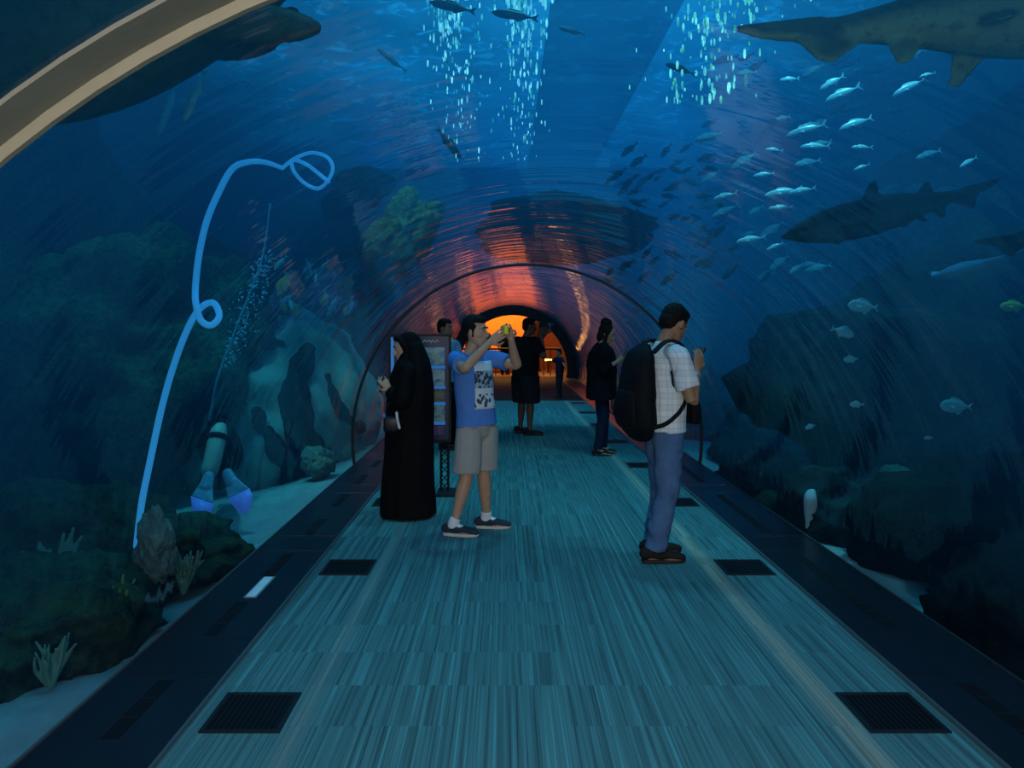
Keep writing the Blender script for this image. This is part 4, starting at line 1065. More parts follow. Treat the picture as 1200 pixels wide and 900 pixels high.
for k in 'RL':
    an = V(J['an' + k]); f = yawm(J['ft' + k]) @ V((1, 0, 0)); b = MB(); kn = V(J['kn' + k])
    b.tube([an - f * .012 - V((0, 0, .02)), an - f * .004 + V((0, 0, .01)), mid(an, kn, .13)], [.042, .043, .043], 14, f, 3, cap='flat'); b.tube([an - f * .03 - V((0, 0, .03)), an + f * .05 - V((0, 0, .035))], [.034, .036], 12, f.cross(V((0, 0, 1))), 1)
    b.build('sock', mat_cloth('white_sock', (.75, .78, .78), .08), root, voxel=.007, sm=1)
    shoe(root, an, J['ft' + k], mat_cloth('navy_canvas', (.03, .045, .065), .25), SOLE_W, .98)
r = empty('camera', V((-.21, 5.92, 0)) + V((.205, -.26, 1.548)), 'small bright yellow camera held up by the person in blue T-shirt', 'camera', rz=math.radians(20))
YEL = mat_plain('yellow_plastic', (.85, .75, .05), .4, .4, .1)
b = MB(); b.box((0, 0, 0), (.017, .052, .034), bev=.01); b.build('camera_body', YEL, r, voxel=0)
b = MB(); b.tube([(.012, 0, 0), (.032, 0, 0)], [.024, .021], 14, (0, 1, 0), 1, cap='flat'); b.build('lens', M_dark, r)
b = MB(); b.box((-.018, 0, -.002), (.002, .036, .024)); b.build('screen', mat_emit('camera_screen', (.25, .35, .2), .25), r, smooth=False)
b = MB(); b.tube([(0, -.03, .034), (0, -.03, .04)], [.009, .009], 10, (1, 0, 0), 1, cap='flat'); b.build('shutter_button', M_dark, r)

# ---- man with the backpack, looking down at his phone ------------------------------------------
rx = 1.075; root = empty('person', (rx, 5.19, 0), 'person in white checked short-sleeved shirt and blue jeans looking down at hands', 'person')
yw = math.radians(24)
J = dict(yaw=yw, pel=(-.01, 0, .92), chest=(.0, 0, 1.22), neck=(.0, .0, 1.455), head=(.07, .035, 1.585), M=frame(math.radians(34), math.radians(30)), hs=1.02,
         shR=(.055, -.18, 1.385), elR=(.135, -.215, 1.085), wrR=(.185, -.13, 1.29), shL=(-.06, .19, 1.385), elL=(.1, .25, 1.13), wrL=(.235, .05, 1.27),
         haR=((.25, .25, .95), (-.4, .85, 0), -1, .5), haL=((.2, -.6, .6), (-.3, -.5, .5), 1, .45),
         hiR=(.015, -.08, .88), knR=(.005, -.08, .48), anR=(-.075, -.075, .085), hiL=(-.025, .08, .88), knL=(-.0, .09, .48), anL=(-.05, .11, .085), ftR=math.radians(4), ftL=math.radians(14))
body(root, J, SKIN2, .0045, 1.0)
face_parts(root, J['head'], J['M'], 1.02)
short_hair(root, J['head'], J['M'], 1.02, HAIR, top=.018)
m = N('white_checked_cotton'); co = m.coords(); sx = m.n('SeparateXYZ'); m.t.links.new(co, sx.inputs[0])
def stripes(v, f, w_): return m.math('LESS_THAN', m.math('ABSOLUTE', m.math('SUBTRACT', m.math('FRACT', m.math('MULTIPLY', v, f)), .5)), w_)
hx = m.math('ADD', sx.outputs[0], m.math('MULTIPLY', sx.outputs[1], .6))
s1 = stripes(sx.outputs[2], 26, .07); s2 = stripes(hx, 30, .07); s3 = stripes(sx.outputs[2], 13, .22); s4 = stripes(hx, 15, .2); nz = m.noise(co, 8, 4)
c = m.mix(m.math('MULTIPLY', m.math('ADD', s3, s4), .22), (.78, .80, .78), (.42, .56, .66)); c = m.mix(m.math('MULTIPLY', m.math('MAXIMUM', s1, s2), .5), c, (.3, .38, .5))
m.principled(c, .9, .1, nz, .5, .012)
sh = shirt(root, J, m.m, 1.0, .034, .872, .72, 'shirt', .008, (.009, 9, 9, 6), loose=.022)
b = MB(); nk = V(J['neck']); b.tube([nk - V((.0, 0, .055)), nk + V((.004, 0, -.012)), nk + V((.006, 0, .012))], [(.088, .082), (.074, .072), (.068, .066)], 18, yawm(yw) @ V((0, 1, 0)), 2, cap='flat'); b.build('collar', m.m, root, voxel=.006, sm=1)
JEANS = mat_cloth('blue_denim', (.075, .15, .29), .55, 6, 300, .6)
trousers(root, J, JEANS, 1.0, .95, 1.0, 'jeans', (.102, .094, .078, .073, .072), .0085, (.014, 8, 8, 10), (.150, .106))
for k in 'RL': shoe(root, J['an' + k], J['ft' + k], mat_cloth('brown_black_shoe', (.02, .018, .018), .3), SOLE_D, 1.05, high=.01)
b = MB(); wr_, el_ = V(J['wrR']), V(J['elR']); ax = (wr_ - el_).normalized(); q = mid(el_, wr_, .82)
b.tube([q - ax * .012, q + ax * .012], [.037, .036], 14, (1, 0, 0), 1, cap='flat'); b.build('wristwatch', mat_plain('steel_band', (.5, .52, .5), .3, .5, .1, metal=.6), root, voxel=.005)
r = empty('phone', V((rx, 5.19, 0)) + V((.235, .0, 1.37)), 'dark phone held in the hands of the person in checked shirt', 'phone', rz=yw)
b = MB(); b.box((0, 0, 0), (.006, .036, .068), bev=.006, M=Matrix.Rotation(.5, 3, 'Y')); b.build('case', M_dark, r)
b = MB(); b.box((-.0075, 0, .003), (.001, .032, .06), M=Matrix.Rotation(.5, 3, 'Y')); b.build('screen', mat_emit('phone_screen', (.1, .2, .3), .15), r, smooth=False)
# backpack: worn on the shoulders, a thing of its own
bk = V((rx, 5.19, 0)); r = empty('backpack', bk, 'big black backpack worn by the person in white checked shirt', 'backpack')
PACK = mat_cloth('black_nylon', (.006, .007, .009), .4, 6, 200, .5, .7); PACK2 = mat_cloth('black_webbing', (.008, .009, .012), .3, 20, 200, .4, .7)
fw = yawm(yw) @ V((1, 0, 0)); sd = yawm(yw) @ V((0, 1, 0))
_sb = BVHTree.FromPolygons([v.co for v in sh.data.vertices], [tuple(p.vertices) for p in sh.data.polygons])
def on_cloth(pts, off=.007):
    out = []
    for p in catmull([V(q) for q in pts], 6):
        h = _sb.find_nearest(p)
        out.append(h[0] + h[1] * off)
    return out
def pk(a, c_, z): return fw * a + sd * c_ + V((0, 0, z))
b = MB(); b.tube([pk(-.20, 0, .86), pk(-.215, 0, .93), pk(-.225, 0, 1.08), pk(-.215, 0, 1.25), pk(-.19, 0, 1.38), pk(-.17, 0, 1.435)], [(.13, .06), (.165, .1), (.17, .105), (.16, .09), (.13, .065), (.08, .03)], 20, sd, 4)
b.build('pack_body', PACK, r, voxel=.01, sm=2, wr=(.008, 7, 7, 7))
b = MB(); b.tube([pk(-.30, 0, .93), pk(-.315, 0, 1.02), pk(-.305, 0, 1.13)], [(.12, .035), (.13, .045), (.11, .03)], 16, sd, 3); b.build('front_pocket', PACK, r, voxel=.01, sm=2)
for sg in (-1, 1):
    b = MB(); y_ = sg * .115
    b.tube([pk(-.15, y_ * .8, 1.40), pk(-.075, y_, 1.468), pk(.005, y_ * 1.12, 1.472), pk(.09, y_ * 1.15, 1.40), pk(.128, y_ * 1.18, 1.30), pk(.118, y_ * 1.3, 1.19)], [(.034, .009)] * 6, 10, sd, 5)
    b.build('shoulder_strap', PACK2, r)
    b = MB(); q = on_cloth([pk(.13, y_ * 1.3, 1.2), pk(.085, y_ * 1.75, 1.10), pk(.0, y_ * 1.8, 1.02), pk(-.09, y_ * 1.6, .95)]) + [pk(-.13, y_ * 1.5, .93), pk(-.21, y_ * 1.3, .91)]
    b.tube(q, [(.015, .006)] * len(q), 8, fw, 1); b.build('lower_strap', PACK2, r)
b = MB(); b.tube([pk(-.15, -.03, 1.42), pk(-.165, 0, 1.47), pk(-.15, .03, 1.42)], [.009] * 3, 8, sd, 4); b.build('grab_handle', PACK2, r)
# camera pouch hanging in front on a thin strap
r = empty('camera_pouch', bk, 'small dark pouch hanging at the belly of the person in checked shirt', 'bag')
b = MB(); b.box(pk(.19, -.06, .985), (.035, .055, .075), yawm(yw), .02); b.build('pouch_body', PACK, r)
b = MB(); b.box(pk(.228, -.06, .975), (.008, .04, .045), yawm(yw), .006); b.build('pocket', PACK2, r)
b = MB(); q = on_cloth([pk(-.075, -.19, 1.28), pk(-.02, -.2, 1.18), pk(.05, -.2, 1.10), pk(.12, -.16, 1.04)]) + [pk(.185, -.09, 1.04)]; b.tube(q, [(.008, .005)] * len(q), 8, fw, 1); b.build('strap', PACK2, r)

# ---- woman in the black abaya -------------------------------------------------------------------
ax0, ay0 = -.81, 6.39; root = empty('person', (ax0, ay0, 0), 'person in long black robe and headscarf facing the glass on the left', 'person')
yw = math.radians(172)
J = dict(yaw=yw, pel=(.01, 0, .85), chest=(.03, 0, 1.1), neck=(.02, 0, 1.28), head=(-.02, .015, 1.395), M=frame(math.radians(192), math.radians(12)), hs=.94,
         shR=(.03, .16, 1.22), elR=(-.0, .19, .97), wrR=(-.12, .06, 1.06), shL=(.02, -.15, 1.22), elL=(-.03, -.2, .97), wrL=(-.135, -.09, 1.055),
         haR=((-.7, -.2, .5), (.2, -.6, -.3), 1, .5), haL=((-.6, .05, .8), (-.3, .9, .1), 1, .35),
         hiR=(.01, .07, .82), knR=(.0, .08, .45), anR=(.02, .08, .085), hiL=(.01, -.07, .82), knL=(.0, -.08, .45), anL=(.03, -.08, .085), ftR=PI, ftL=PI)
body(root, J, SKIN3, .0045, .9)
face_parts(root, J['head'], J['M'], .94)
ABAYA = mat_cloth('black_abaya_cloth', (.0045, .0045, .0055), .4, 5, 200, .4, .75)
SD = yawm(yw) @ V((0, 1, 0)); b = MB()
n = 36; rings = []
prof = [(.012, .235, .2, 0), (.1, .23, .2, 0), (.35, .215, .19, .0), (.6, .205, .185, .01), (.8, .2, .18, .015), (.95, .2, .17, .02), (1.1, .19, .155, .03), (1.2, .165, .125, .03), (1.27, .10, .085, .02)]
for z, rxx, ryy, xo in prof:
    ring = []
    for j in range(n):
        a = 2 * PI * j / n; fold = 1 + .045 * math.sin(a * 7 + z * 2) * max(0, (1.0 - z)) + .025 * math.sin(a * 11 + 1.3) * max(0, (.9 - z))
        ring.append(V((xo + rxx * math.cos(a) * fold, ryy * math.sin(a) * fold, z)))
    rings.append(ring)
b.rings(rings)
for k in 'RL':
    shp, el, wrp = V(J['sh' + k]), V(J['el' + k]), V(J['wr' + k])
    b.tube([mid(J['neck'], shp, .5) - V((0, 0, .03)), shp, mid(shp, el, .5), el, mid(el, wrp, .5), mid(el, wrp, .88)], [.06, .072, .075, .075, .066, .06], 14, (1, 0, 0), 4, cap='flat')
robe = b.build('robe', ABAYA, root, voxel=.009, sm=2, wr=(.006, 7, 7, 3))
# headscarf: hood around the face and drape over back and shoulders
hM = J['M']; hc = V(J['head']); b = MB()
def T(x, y, z): return hc + hM @ V((x, y, z))
b.ball(T(-.04, 0, .03), (.1, .094, .108), hM, 18, 12)
b.ball(T(-.04, 0, -.05), (.095, .1, .12), hM, 18, 12)
b.tube([T(.045, -.05, .085), T(.062, 0, .1), T(.045, .05, .085)], [.022, .024, .022], 10, hM.col[0], 2)
for sg in (-1, 1): b.tube([T(.04, sg * .05, .085), T(.022, sg * .078, .03), T(.008, sg * .076, -.04), T(.02, sg * .055, -.1), T(.045, sg * .02, -.14)], [.022, .022, .022, .025, .03], 10, hM.col[0], 3)
b.tube([V((.055, 0, 1.40)), V((.085, 0, 1.28)), V((.105, 0, 1.15)), V((.125, 0, .98)), V((.14, 0, .85))], [(.09, .075), (.125, .1), (.16, .1), (.16, .085), (.14, .05)], 18, SD, 4)
b.tube([V((.0, 0, 1.3)), V((-.02, 0, 1.22)), V((-.05, 0, 1.12))], [(.1, .08), (.14, .1), (.13, .09)], 16, SD, 3)
b.build('headscarf', ABAYA, root, voxel=.008, sm=2, wr=(.007, 9, 9, 5))
r = empty('phone', (ax0 - .205, ay0 - .055, 1.10), 'dark phone held near the glass by the person in black robe', 'phone', rz=PI)
b = MB(); b.box((0, 0, 0), (.006, .034, .066), Matrix.Rotation(-.25, 3, 'Y'), .005); b.build('case', M_dark, r)
b = MB(); b.box((-.0072, 0, .002), (.001, .03, .058), Matrix.Rotation(-.25, 3, 'Y')); b.build('screen', mat_plain('dark_screen', (.02, .03, .04), .15, .5), r, smooth=False)
r = empty('handbag', (ax0 - .11, ay0 - .2, .86), 'small dark handbag with pale strap end, hanging from the person in black robe', 'bag')
b = MB(); b.box((0, 0, -.07), (.06, .03, .065), bev=.02); b.build('bag_body', mat_plain('navy_leather', (.006, .008, .016), .45, .4), r)
b = MB(); b.tube([(-.05, 0, -.02), (-.03, 0, .08), (.02, 0, .13), (.045, 0, .08), (.045, 0, -.02)], .006, 8, (0, 1, 0), 4); b.build('handle', mat_plain('navy_leather2', (.012, .014, .02), .5), r)
b = MB(); b.tube([(.05, -.04, .03), (.058, -.045, -.03), (.075, -.045, -.1)], [(.011, .004)] * 3, 8, (1, 0, 0), 3); b.build('strap_end', mat_plain('pale_strap', (.7, .72, .68), .7), r)
b = MB(); b.ball((-.055, -.03, .0), (.018, .012, .022)); b.build('charm', mat_plain('blue_charm', (.08, .2, .5), .4), r)

# ---- dark man photographing with a big camera ----------------------------------------------------
rx, ry = .32, 11.45; root = empty('person', (rx, ry, 0), 'person in black shirt and dark shorts holding a big camera to the face', 'person')
yw = math.radians(46)
J = dict(yaw=yw, pel=(-.02, 0, .92), chest=(-.02, 0, 1.22), neck=(.0, 0, 1.46), head=(.04, .02, 1.605), M=frame(math.radians(10), math.radians(4)), hs=1.0,
         shR=(.12, -.14, 1.38), elR=(.24, -.24, 1.16), wrR=(.2, -.1, 1.5), shL=(-.14, .14, 1.38), elL=(.08, .28, 1.22), wrL=(.28, .06, 1.5),
         haR=((.4, .4, .8), (.3, .8, 0), -1, .6), haL=((.3, -.3, .8), (.2, -.8, .2), 1, .6),
         hiR=(.04, -.08, .88), knR=(.05, -.09, .47), anR=(.04, -.1, .085), hiL=(-.08, .08, .88), knL=(-.07, .1, .47), anL=(-.09, .12, .085), ftR=math.radians(2), ftL=math.radians(8))
body(root, J, SKIN4, .009, 1.08)
face_parts(root, J['head'], J['M'])
short_hair(root, J['head'], J['M'], 1.0, HAIR, voxel=.008, top=.012)
BLACKC = mat_cloth('black_cotton', (.008, .009, .012), .3, 6); DARKC = mat_cloth('charcoal_cotton', (.012, .016, .022), .3, 6)
shirt(root, J, BLACKC, 1.16, .05, .82, .75, 'shirt', .01)
trousers(root, J, DARKC, 1.18, .93, .985, 'shorts', (.128, .13, .125), .011)
for k in 'RL': shoe(root, J['an' + k], J['ft' + k], SHOE_D, SOLE_D, 1.05, high=.015)
r = empty('camera', (rx + .235, ry + .02, 1.615), 'large dark camera with long lens held by the person in dark shorts', 'camera', rz=math.radians(12))
b = MB(); b.box((0, 0, 0), (.035, .07, .045), bev=.012); b.box((-.005, 0, .05), (.03, .03, .018), bev=.01); b.build('camera_body', M_dark, r, voxel=.006, sm=1)
b = MB(); b.tube([(.03, 0, -.005), (.08, 0, -.005), (.17, 0, -.005)], [.04, .038, .045], 16, (0, 1, 0), 2, cap='flat'); b.build('lens', mat_plain('lens_barrel', (.02, .02, .022), .3, .5), r)
b = MB(); b.tube([(.1, 0, -.005), (.112, 0, -.005)], [.047, .047], 16, (0, 1, 0), 1, cap='flat'); b.build('lens_ring', mat_plain('silver_ring', (.6, .65, .7), .25, .5, .1, metal=.7), r)

# ---- woman in black looking at her phone, right -------------------------------------------------
rx, ry = 1.21, 9.56; root = empty('person', (rx, ry, 0), 'person in black jacket and dark rolled trousers with hair in a bun, holding a phone', 'person')
yw = math.radians(-8)
J = dict(yaw=yw, pel=(-.02, 0, .88), chest=(-.02, 0, 1.18), neck=(.0, 0, 1.385), head=(.05, -.01, 1.505), M=frame(math.radians(-14), math.radians(22)), hs=.94,
         shR=(.0, -.165, 1.32), elR=(-.03, -.22, 1.06), wrR=(.15, -.17, 1.16), shL=(-.01, .165, 1.32), elL=(.05, .22, 1.06), wrL=(.21, .03, 1.15),
         haR=((.75, .35, .5), (-.2, .8, .3), -1, .6), haL=((.5, -.6, .4), (-.2, -.5, .6), 1, .6),
         hiR=(-.02, -.075, .85), knR=(-.01, -.07, .47), anR=(-.06, -.07, .085), hiL=(-.01, .075, .85), knL=(.03, .07, .47), anL=(.02, .09, .085), ftR=math.radians(-6), ftL=math.radians(4))
body(root, J, SKIN, .006, .92)
face_parts(root, J['head'], J['M'], .94, HAIRB)
hM = J['M']; hc = V(J['head']); b = MB()
def T(x, y, z): return hc + hM @ V((x, y, z))
b.ball(T(-.025, 0, .045), (.092, .086, .09), hM, 18, 12); b.ball(T(-.05, 0, -.03), (.06, .082, .1), hM, 14, 9)
for sg in (-1, 1): b.tube([T(.02, sg * .075, .06), T(.02, sg * .084, -.02), T(.02, sg * .08, -.12), T(.0, sg * .085, -.2)], [.025, .024, .028, .02], 10, hM.col[0], 3)
b.build('hair', HAIRB, root, voxel=.008, sm=1, wr=(.006, 40, 40, 12))
b = MB(); b.ball(T(-.055, 0, .13), (.072, .07, .058), hM, 14, 10); b.build('hair_bun', HAIRB, root, wr=(.008, 30, 30, 30))
JK = mat_cloth('black_jacket', (.007, .008, .010), .3, 6)
shirt(root, J, JK, 1.04, .075, .70, .7, 'jacket', .01, (.014, 8, 8, 5), long=.5)
for k in 'RL':  # rolled jacket cuffs
    el, wrp = V(J['el' + k]), V(J['wr' + k]); b = MB(); b.tube([mid(el, wrp, .36), mid(el, wrp, .5)], [.056, .054], 14, (1, 0, 0), 1, cap='flat'); b.build('cuff', JK, root, voxel=.008)
b = MB(); b.tube([(.05, -.05, 1.38), (.12, -.08, 1.25), (.14, -.07, 1.05), (.12, -.06, .85), (.1, -.05, .75)], [(.04, .02), (.07, .03), (.08, .035), (.07, .03), (.05, .02)], 12, yawm(yw) @ V((0, 1, 0)), 4); b.build('scarf', JK, root, voxel=.009, wr=(.01, 9, 9, 5))
trousers(root, J, mat_cloth('navy_denim', (.012, .02, .045), .3, 6), .92, .92, 1.0, 'trousers', (.11, .095, .074, .066, .062), .01)
for k in 'RL': shoe(root, J['an' + k], J['ft' + k], SHOE_D, SOLE_D, .86)
r = empty('phone', (rx + .245, ry - .06, 1.235), 'dark phone held by the person in black jacket', 'phone', rz=yw)
b = MB(); b.box((0, 0, 0), (.007, .038, .07), Matrix.Rotation(.5, 3, 'Y'), .006); b.build('case', M_dark, r)
b = MB(); b.box((-.008, 0, .003), (.001, .034, .062), Matrix.Rotation(.5, 3, 'Y')); b.build('screen', mat_emit('phone_glow', (.2, .3, .35), .3), r, smooth=False)
r = empty('handbag', (rx + .2, ry + .14, .66), 'pale handbag hanging beside the person in black jacket', 'bag')
b = MB(); b.box((0, 0, .0), (.07, .09, .13), bev=.03); b.build('bag_body', mat_cloth('pale_canvas', (.34, .3, .26), .3), r)
b = MB(); b.tube([(0, -.06, .12), (0, -.05, .3), (-.03, 0, .42), (0, .05, .3), (0, .06, .12)], .01, 8, (1, 0, 0), 4); b.build('strap', mat_cloth('tan_strap', (.3, .22, .16), .2), r)

# ---- half-hidden person behind the display board ------------------------------------------------
rx, ry = -.80, 10.1; root = empty('person', (rx, ry, 0), 'person half hidden behind the display board, with dark hair and pale blue shirt', 'person')
yw = math.radians(-25)
J = dict(yaw=yw, pel=(.05, 0, .9), chest=(.03, 0, 1.2), neck=(.0, 0, 1.43), head=(.01, -.02, 1.57), M=frame(math.radians(-20), math.radians(2)), hs=.98,
         shR=(-.1, -.16, 1.36), elR=(-.1, -.22, 1.08), wrR=(.02, -.25, .9), shL=(.13, .14, 1.36), elL=(.22, .12, 1.08), wrL=(.2, -.05, .88),
         haR=((.4, 0, -1), (0, 1, 0), -1, .4), haL=((-.1, -.3, -1), (-1, 0, 0), 1, .4),
         hiR=(.0, -.08, .87), knR=(.02, -.09, .47), anR=(.02, -.1, .085), hiL=(.1, .08, .87), knL=(.12, .08, .47), anL=(.12, .1, .085), ftR=math.radians(-25), ftL=math.radians(-5))
body(root, J, SKIN2, .009, .97)
face_parts(root, J['head'], J['M'], .98)
short_hair(root, J['head'], J['M'], .98, HAIR, voxel=.008)
shirt(root, J, mat_cloth('pale_blue_cotton', (.4, .58, .72), .15, 6), .98, .024, .87, .7, 'shirt', .01)
trousers(root, J, BLACKC, .98, .93, 1.0, 'trousers', (.11, .095, .078, .072, .066), .011)
for k in 'RL': shoe(root, J['an' + k], J['ft' + k], SHOE_D, SOLE_D, 1.0)

# ---- far silhouettes ------------------------------------------------------------------------------
def far_person(x, y, h, yaw, lb, arms='down', cloth=BLACKC, leg=DARKC):
    s = h / 1.72; root = empty('person', (x, y, 0), lb, 'person'); Y = yawm(yaw)
    def q(a, c, z): return tuple(Y @ V((a * s, c * s, z * s)))
    if arms == 'down': A = dict(elR=q(.0, -.25, 1.1), wrR=q(.06, -.24, .86), elL=q(.02, .25, 1.1), wrL=q(.06, .24, .86), haR=((0, 0, -1), tuple(Y @ V((0, 1, 0))), -1, .4), haL=((0, 0, -1), tuple(Y @ V((0, -1, 0))), 1, .4))
    else: A = dict(elR=q(.08, -.42, 1.26), wrR=q(.18, -.62, 1.28), elL=q(.05, .42, 1.22), wrL=q(.1, .62, 1.14), haR=(tuple(Y @ V((.2, -1, 0))), (0, 0, -1), -1, .3), haL=(tuple(Y @ V((.2, 1, 0))), (0, 0, -1), 1, .3))
    J = dict(yaw=yaw, pel=q(0, 0, .92), chest=q(0, 0, 1.22), neck=q(0, 0, 1.45), head=q(.02, 0, 1.59), M=frame(yaw, .1), hs=s, shR=q(0, -.19, 1.38), shL=q(0, .19, 1.38),
             hiR=q(0, -.09, .88), knR=q(.02, -.1, .48), anR=q(-.03, -.1, .085), hiL=q(0, .09, .88), knL=q(.04, .1, .48), anL=q(.05, .12, .085), ftR=yaw, ftL=yaw, **A)
    body(root, J, SKIN2, .014, s); face_parts(root, J['head'], J['M'], s); short_hair(root, J['head'], J['M'], s, HAIR, voxel=.012)
    shirt(root, J, cloth, s, .03, .88 * s, .8, 'shirt', .014); trousers(root, J, leg, s, .94 * s, 1.0, 'trousers', (.11, .1, .08, .075, .07), .014)
    for k in 'RL': shoe(root, J['an' + k], yaw, SHOE_D, SOLE_D, s)
NAVYC = mat_cloth('navy_cotton', (.012, .014, .03), .3)
far_person(1.27, 17.9, 1.12, math.radians(200), 'small person with arms spread, far down the tunnel on the right', 'out', NAVYC)
far_person(-.78, 27.2, 1.76, math.radians(90), 'dark silhouetted person behind the railing of the orange hall, left one of two')
far_person(-.02, 27.4, 1.62, math.radians(70), 'dark silhouetted person behind the railing of the orange hall, right one of two')

# ================================================================= display board behind the woman in black
r = empty('display_board', (-.81, 7.3, 0), 'tall black display board with fish photographs and blue bars behind the person in black robe', 'sign')
b = MB()
b.rect_ring((0, 0, 1.0), .297, .512, .022, .02, Matrix.Rotation(PI / 2, 3, 'X'))
b.build('frame', M_dark, r, smooth=False)
b = MB(); b.box((0, 0, 1.0), (.276, .008, .5)); b.build('panel', mat_plain('navy_panel', (.012, .03, .085), .4, .4, .3, 3, .02), r, smooth=False)
b = MB(); b.box((-.262, -.0115, 1.02), (.016, .003, .46)); b.build('glowing_edge', mat_emit('blue_glow', (.06, .28, .75), .5), r, smooth=False)
PBLUE = mat_emit('panel_blue', (.05, .26, .75), .42)
def mat_photo(name, a, c_, sc_): 
    m = N(name); co = m.coords(); n1 = m.noise(co, sc_, 3, .6, 1.0); m.principled(m.mix(m.ramp(n1, .42, .58), a, c_), .35, .4); return m.m
rows = [(1.30, .085, ((.05, .2, .4), (.25, .45, .4))), (1.1, .075, ((.03, .2, .42), (.45, .5, .4))), (.93, .06, ((.02, .05, .09), (.2, .16, .1))), (.76, .075, ((.1, .25, .35), (.35, .45, .32)))]
for i, (z, hh, cc) in enumerate(rows):
    for sx in (-1, 1):
        b = MB(); b.box((sx * .125 + .01, -.0115, z), (.1, .003, hh)); o = b.build('photograph', mat_photo('photo_%d' % (i * 2 + (sx > 0)), cc[0], cc[1], 9 + 2 * i), r, smooth=False)
        L_ = .13 + .02 * (i % 2); h_ = L_ * (.28 if i % 2 == 0 else .2); fb = MB()
        fb.plate([(L_ * t, 0, h_ * u) for t, u in ((.5, 0), (.42, .4), (.25, .85), (.02, 1), (-.2, .65), (-.34, .22), (-.5, .75), (-.45, 0), (-.5, -.75), (-.34, -.22), (-.2, -.6), (.02, -.9), (.25, -.75), (.42, -.38))], (0, 1, 0), .0012)
        fs = fb.build('fish_picture', mat_plain('printed_fish_%d%d' % (i, sx), ((.3, .42, .3), (.55, .55, .42), (.3, .2, .12), (.35, .45, .3))[i], .5, .3, .5, 25), smooth=False)
        fs.parent = o; fs.location = (sx * .125 + .01, -.0155, z); fs.rotation_euler = (0, 0, PI if i % 2 else 0)
    b = MB(); b.box((.01, -.0115, z - hh - .018), (.232, .003, .016)); b.build('caption_bar', PBLUE, r, smooth=False)
for k, x in enumerate((.03, .07, .105, .145)):
    b = MB(); b.tube([(x, -.012, 1.432 + .006 * math.sin(k * 2)), (x + .014, -.012, 1.452), (x + .03, -.012, 1.437 + .004 * (k % 2))], .004, 6, (0, 1, 0), 3); b.build('title_stroke', mat_plain('pale_ink', (.5, .6, .65), .5), r)
b = MB(); b.box((.17, -.014, .60), (.05, .003, .04)); b.build('sticker', mat_photo('sticker_print', (.02, .015, .03), (.22, .1, .25), 40), r, smooth=False)
# lattice legs and foot
for sx in (-1, 1):
    b = MB()
    for dx in (-.035, .035): b.tube([(sx * .235 + dx, 0, .02), (sx * .235 + dx, 0, .5)], .011, 8, (1, 0, 0), 1, cap='flat')
    for i in range(6):
        z0 = .03 + i * .078
        for sg in (-1, 1): b.tube([(sx * .235 - .033 * sg, 0, z0), (sx * .235 + .033 * sg, 0, z0 + .078)], .006, 6, (0, 1, 0), 1, cap='flat')
    b.build('lattice_leg', M_dark, r, voxel=.005, sm=0)
    b = MB(); b.box((sx * .235 + .02, -.02, .012), (.09, .16, .012), bev=.004); b.build('foot', M_dark, r, smooth=False)

# ================================================================= diver
def P_(px, py, d): return P(px, py, d - .8)
dc = P_(252, 545, 8.0); root = empty('diver', dc, 'diver in black wetsuit seen from behind with pale air cylinder and blue-tipped fins', 'person')
def Q(px, py, d): return P_(px, py, d) - dc
WET = mat_cloth('black_neoprene', (.008, .012, .016), .3, 5)
b = MB()
b.tube([Q(253, 562, 8.0), Q(255, 545, 8.05), Q(258, 520, 8.3), Q(261, 505, 8.5)], [(.15, .1), (.15, .1), (.18, .12), (.12, .09)], 16, (1, 0, 0), 4)
hM = frame(math.radians(95), math.radians(-20)); head_mb(b, Q(263, 492, 8.75), hM, 1.0)
b.tube([Q(261, 505, 8.5), Q(263, 495, 8.72)], [.06, .055], 12, (1, 0, 0), 1)
for sg, pts in ((-1, ((247, 512, 8.4), (238, 528, 8.5), (243, 545, 8.7))), (1, ((272, 512, 8.4), (280, 530, 8.45), (276, 548, 8.65)))):
    q = [Q(*p) for p in pts]; b.tube(q, [.06, .048, .034], 12, (0, 1, 0), 3); d = (q[2] - q[1]).normalized(); hand_mb(b, q[2], d, (-sg, 0, .2), sg, .5)
for pts in (((246, 560, 8.0), (241, 566, 7.75), (242, 566, 7.45)), ((262, 560, 8.0), (270, 564, 7.75), (270, 562, 7.45))):
    q = [Q(*p) for p in pts]; b.tube(q, [.09, .062, .042], 12, (1, 0, 0), 3)
b.build('body', WET, root, voxel=.012, sm=2)
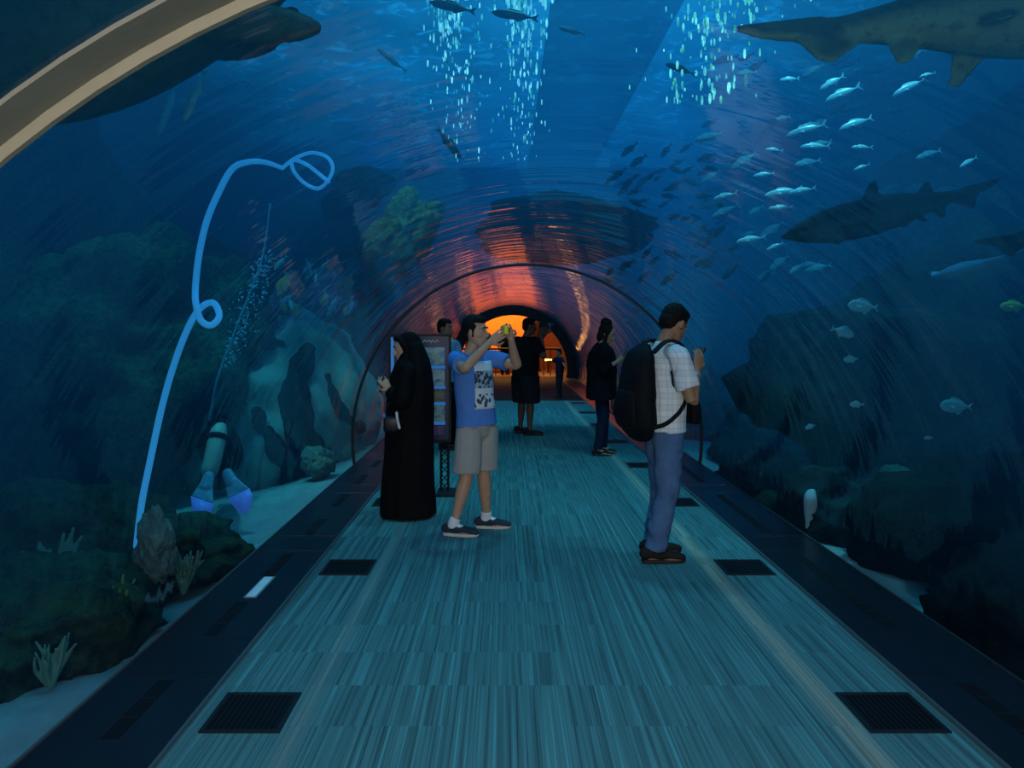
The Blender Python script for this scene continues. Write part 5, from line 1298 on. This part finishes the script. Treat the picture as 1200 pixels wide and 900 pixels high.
b = MB(); b.tube([Q(246, 551, 7.78), Q(250, 535, 7.83), Q(256, 508, 7.95), Q(258, 502, 7.98)], [.078, .08, .08, .06], 16, (1, 0, 0), 3)
cyl = b.build('air_cylinder', mat_plain('pale_cylinder', (.5, .62, .5), .4, .5, .15), root)
b = MB(); b.tube([Q(258, 499, 7.98), Q(259, 493, 8.0)], [.03, .025], 10, (1, 0, 0), 1); b.build('valve', M_dark, cyl)
b = MB(); b.tube([Q(253.7, 516, 7.915), Q(255, 510.5, 7.94)], [.093, .093], 16, (1, 0, 0), 1, cap='flat'); b.build('band', M_dark, cyl)
b = MB(); b.tube([Q(262, 500, 8.0), Q(268, 520, 8.1), Q(267, 545, 8.1)], [.02, .02, .015], 8, (1, 0, 0), 3); b.build('regulator_hose', M_dark, root)
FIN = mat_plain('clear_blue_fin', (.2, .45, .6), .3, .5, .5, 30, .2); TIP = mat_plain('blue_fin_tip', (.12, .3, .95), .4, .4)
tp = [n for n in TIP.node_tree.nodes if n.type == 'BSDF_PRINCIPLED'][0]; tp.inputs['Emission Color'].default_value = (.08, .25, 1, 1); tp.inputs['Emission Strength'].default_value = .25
for a, c_, t, wv in (((243, 564, 7.45), (236, 590, 7.3), (232, 600, 7.25), (9, 3)), ((269, 560, 7.45), (281, 582, 7.3), (288, 599, 7.25), (10, -5))):
    A, C, Tq = Q(*a), Q(*c_), Q(*t); ax_ = (Tq - A).normalized(); sd_ = V((wv[0], 0, -wv[1])).normalized(); nn = ax_.cross(sd_).normalized()
    b = MB(); b.tube([A - ax_ * .05, A + ax_ * .06], [(.05, .045), (.06, .035)], 12, sd_, 1); b.plate([A + sd_ * .05, C + sd_ * .105 - ax_ * .03, C - sd_ * .105 - ax_ * .03, A - sd_ * .05], nn, .014); f_ = b.build('fin', FIN, root, voxel=.009, sm=1)
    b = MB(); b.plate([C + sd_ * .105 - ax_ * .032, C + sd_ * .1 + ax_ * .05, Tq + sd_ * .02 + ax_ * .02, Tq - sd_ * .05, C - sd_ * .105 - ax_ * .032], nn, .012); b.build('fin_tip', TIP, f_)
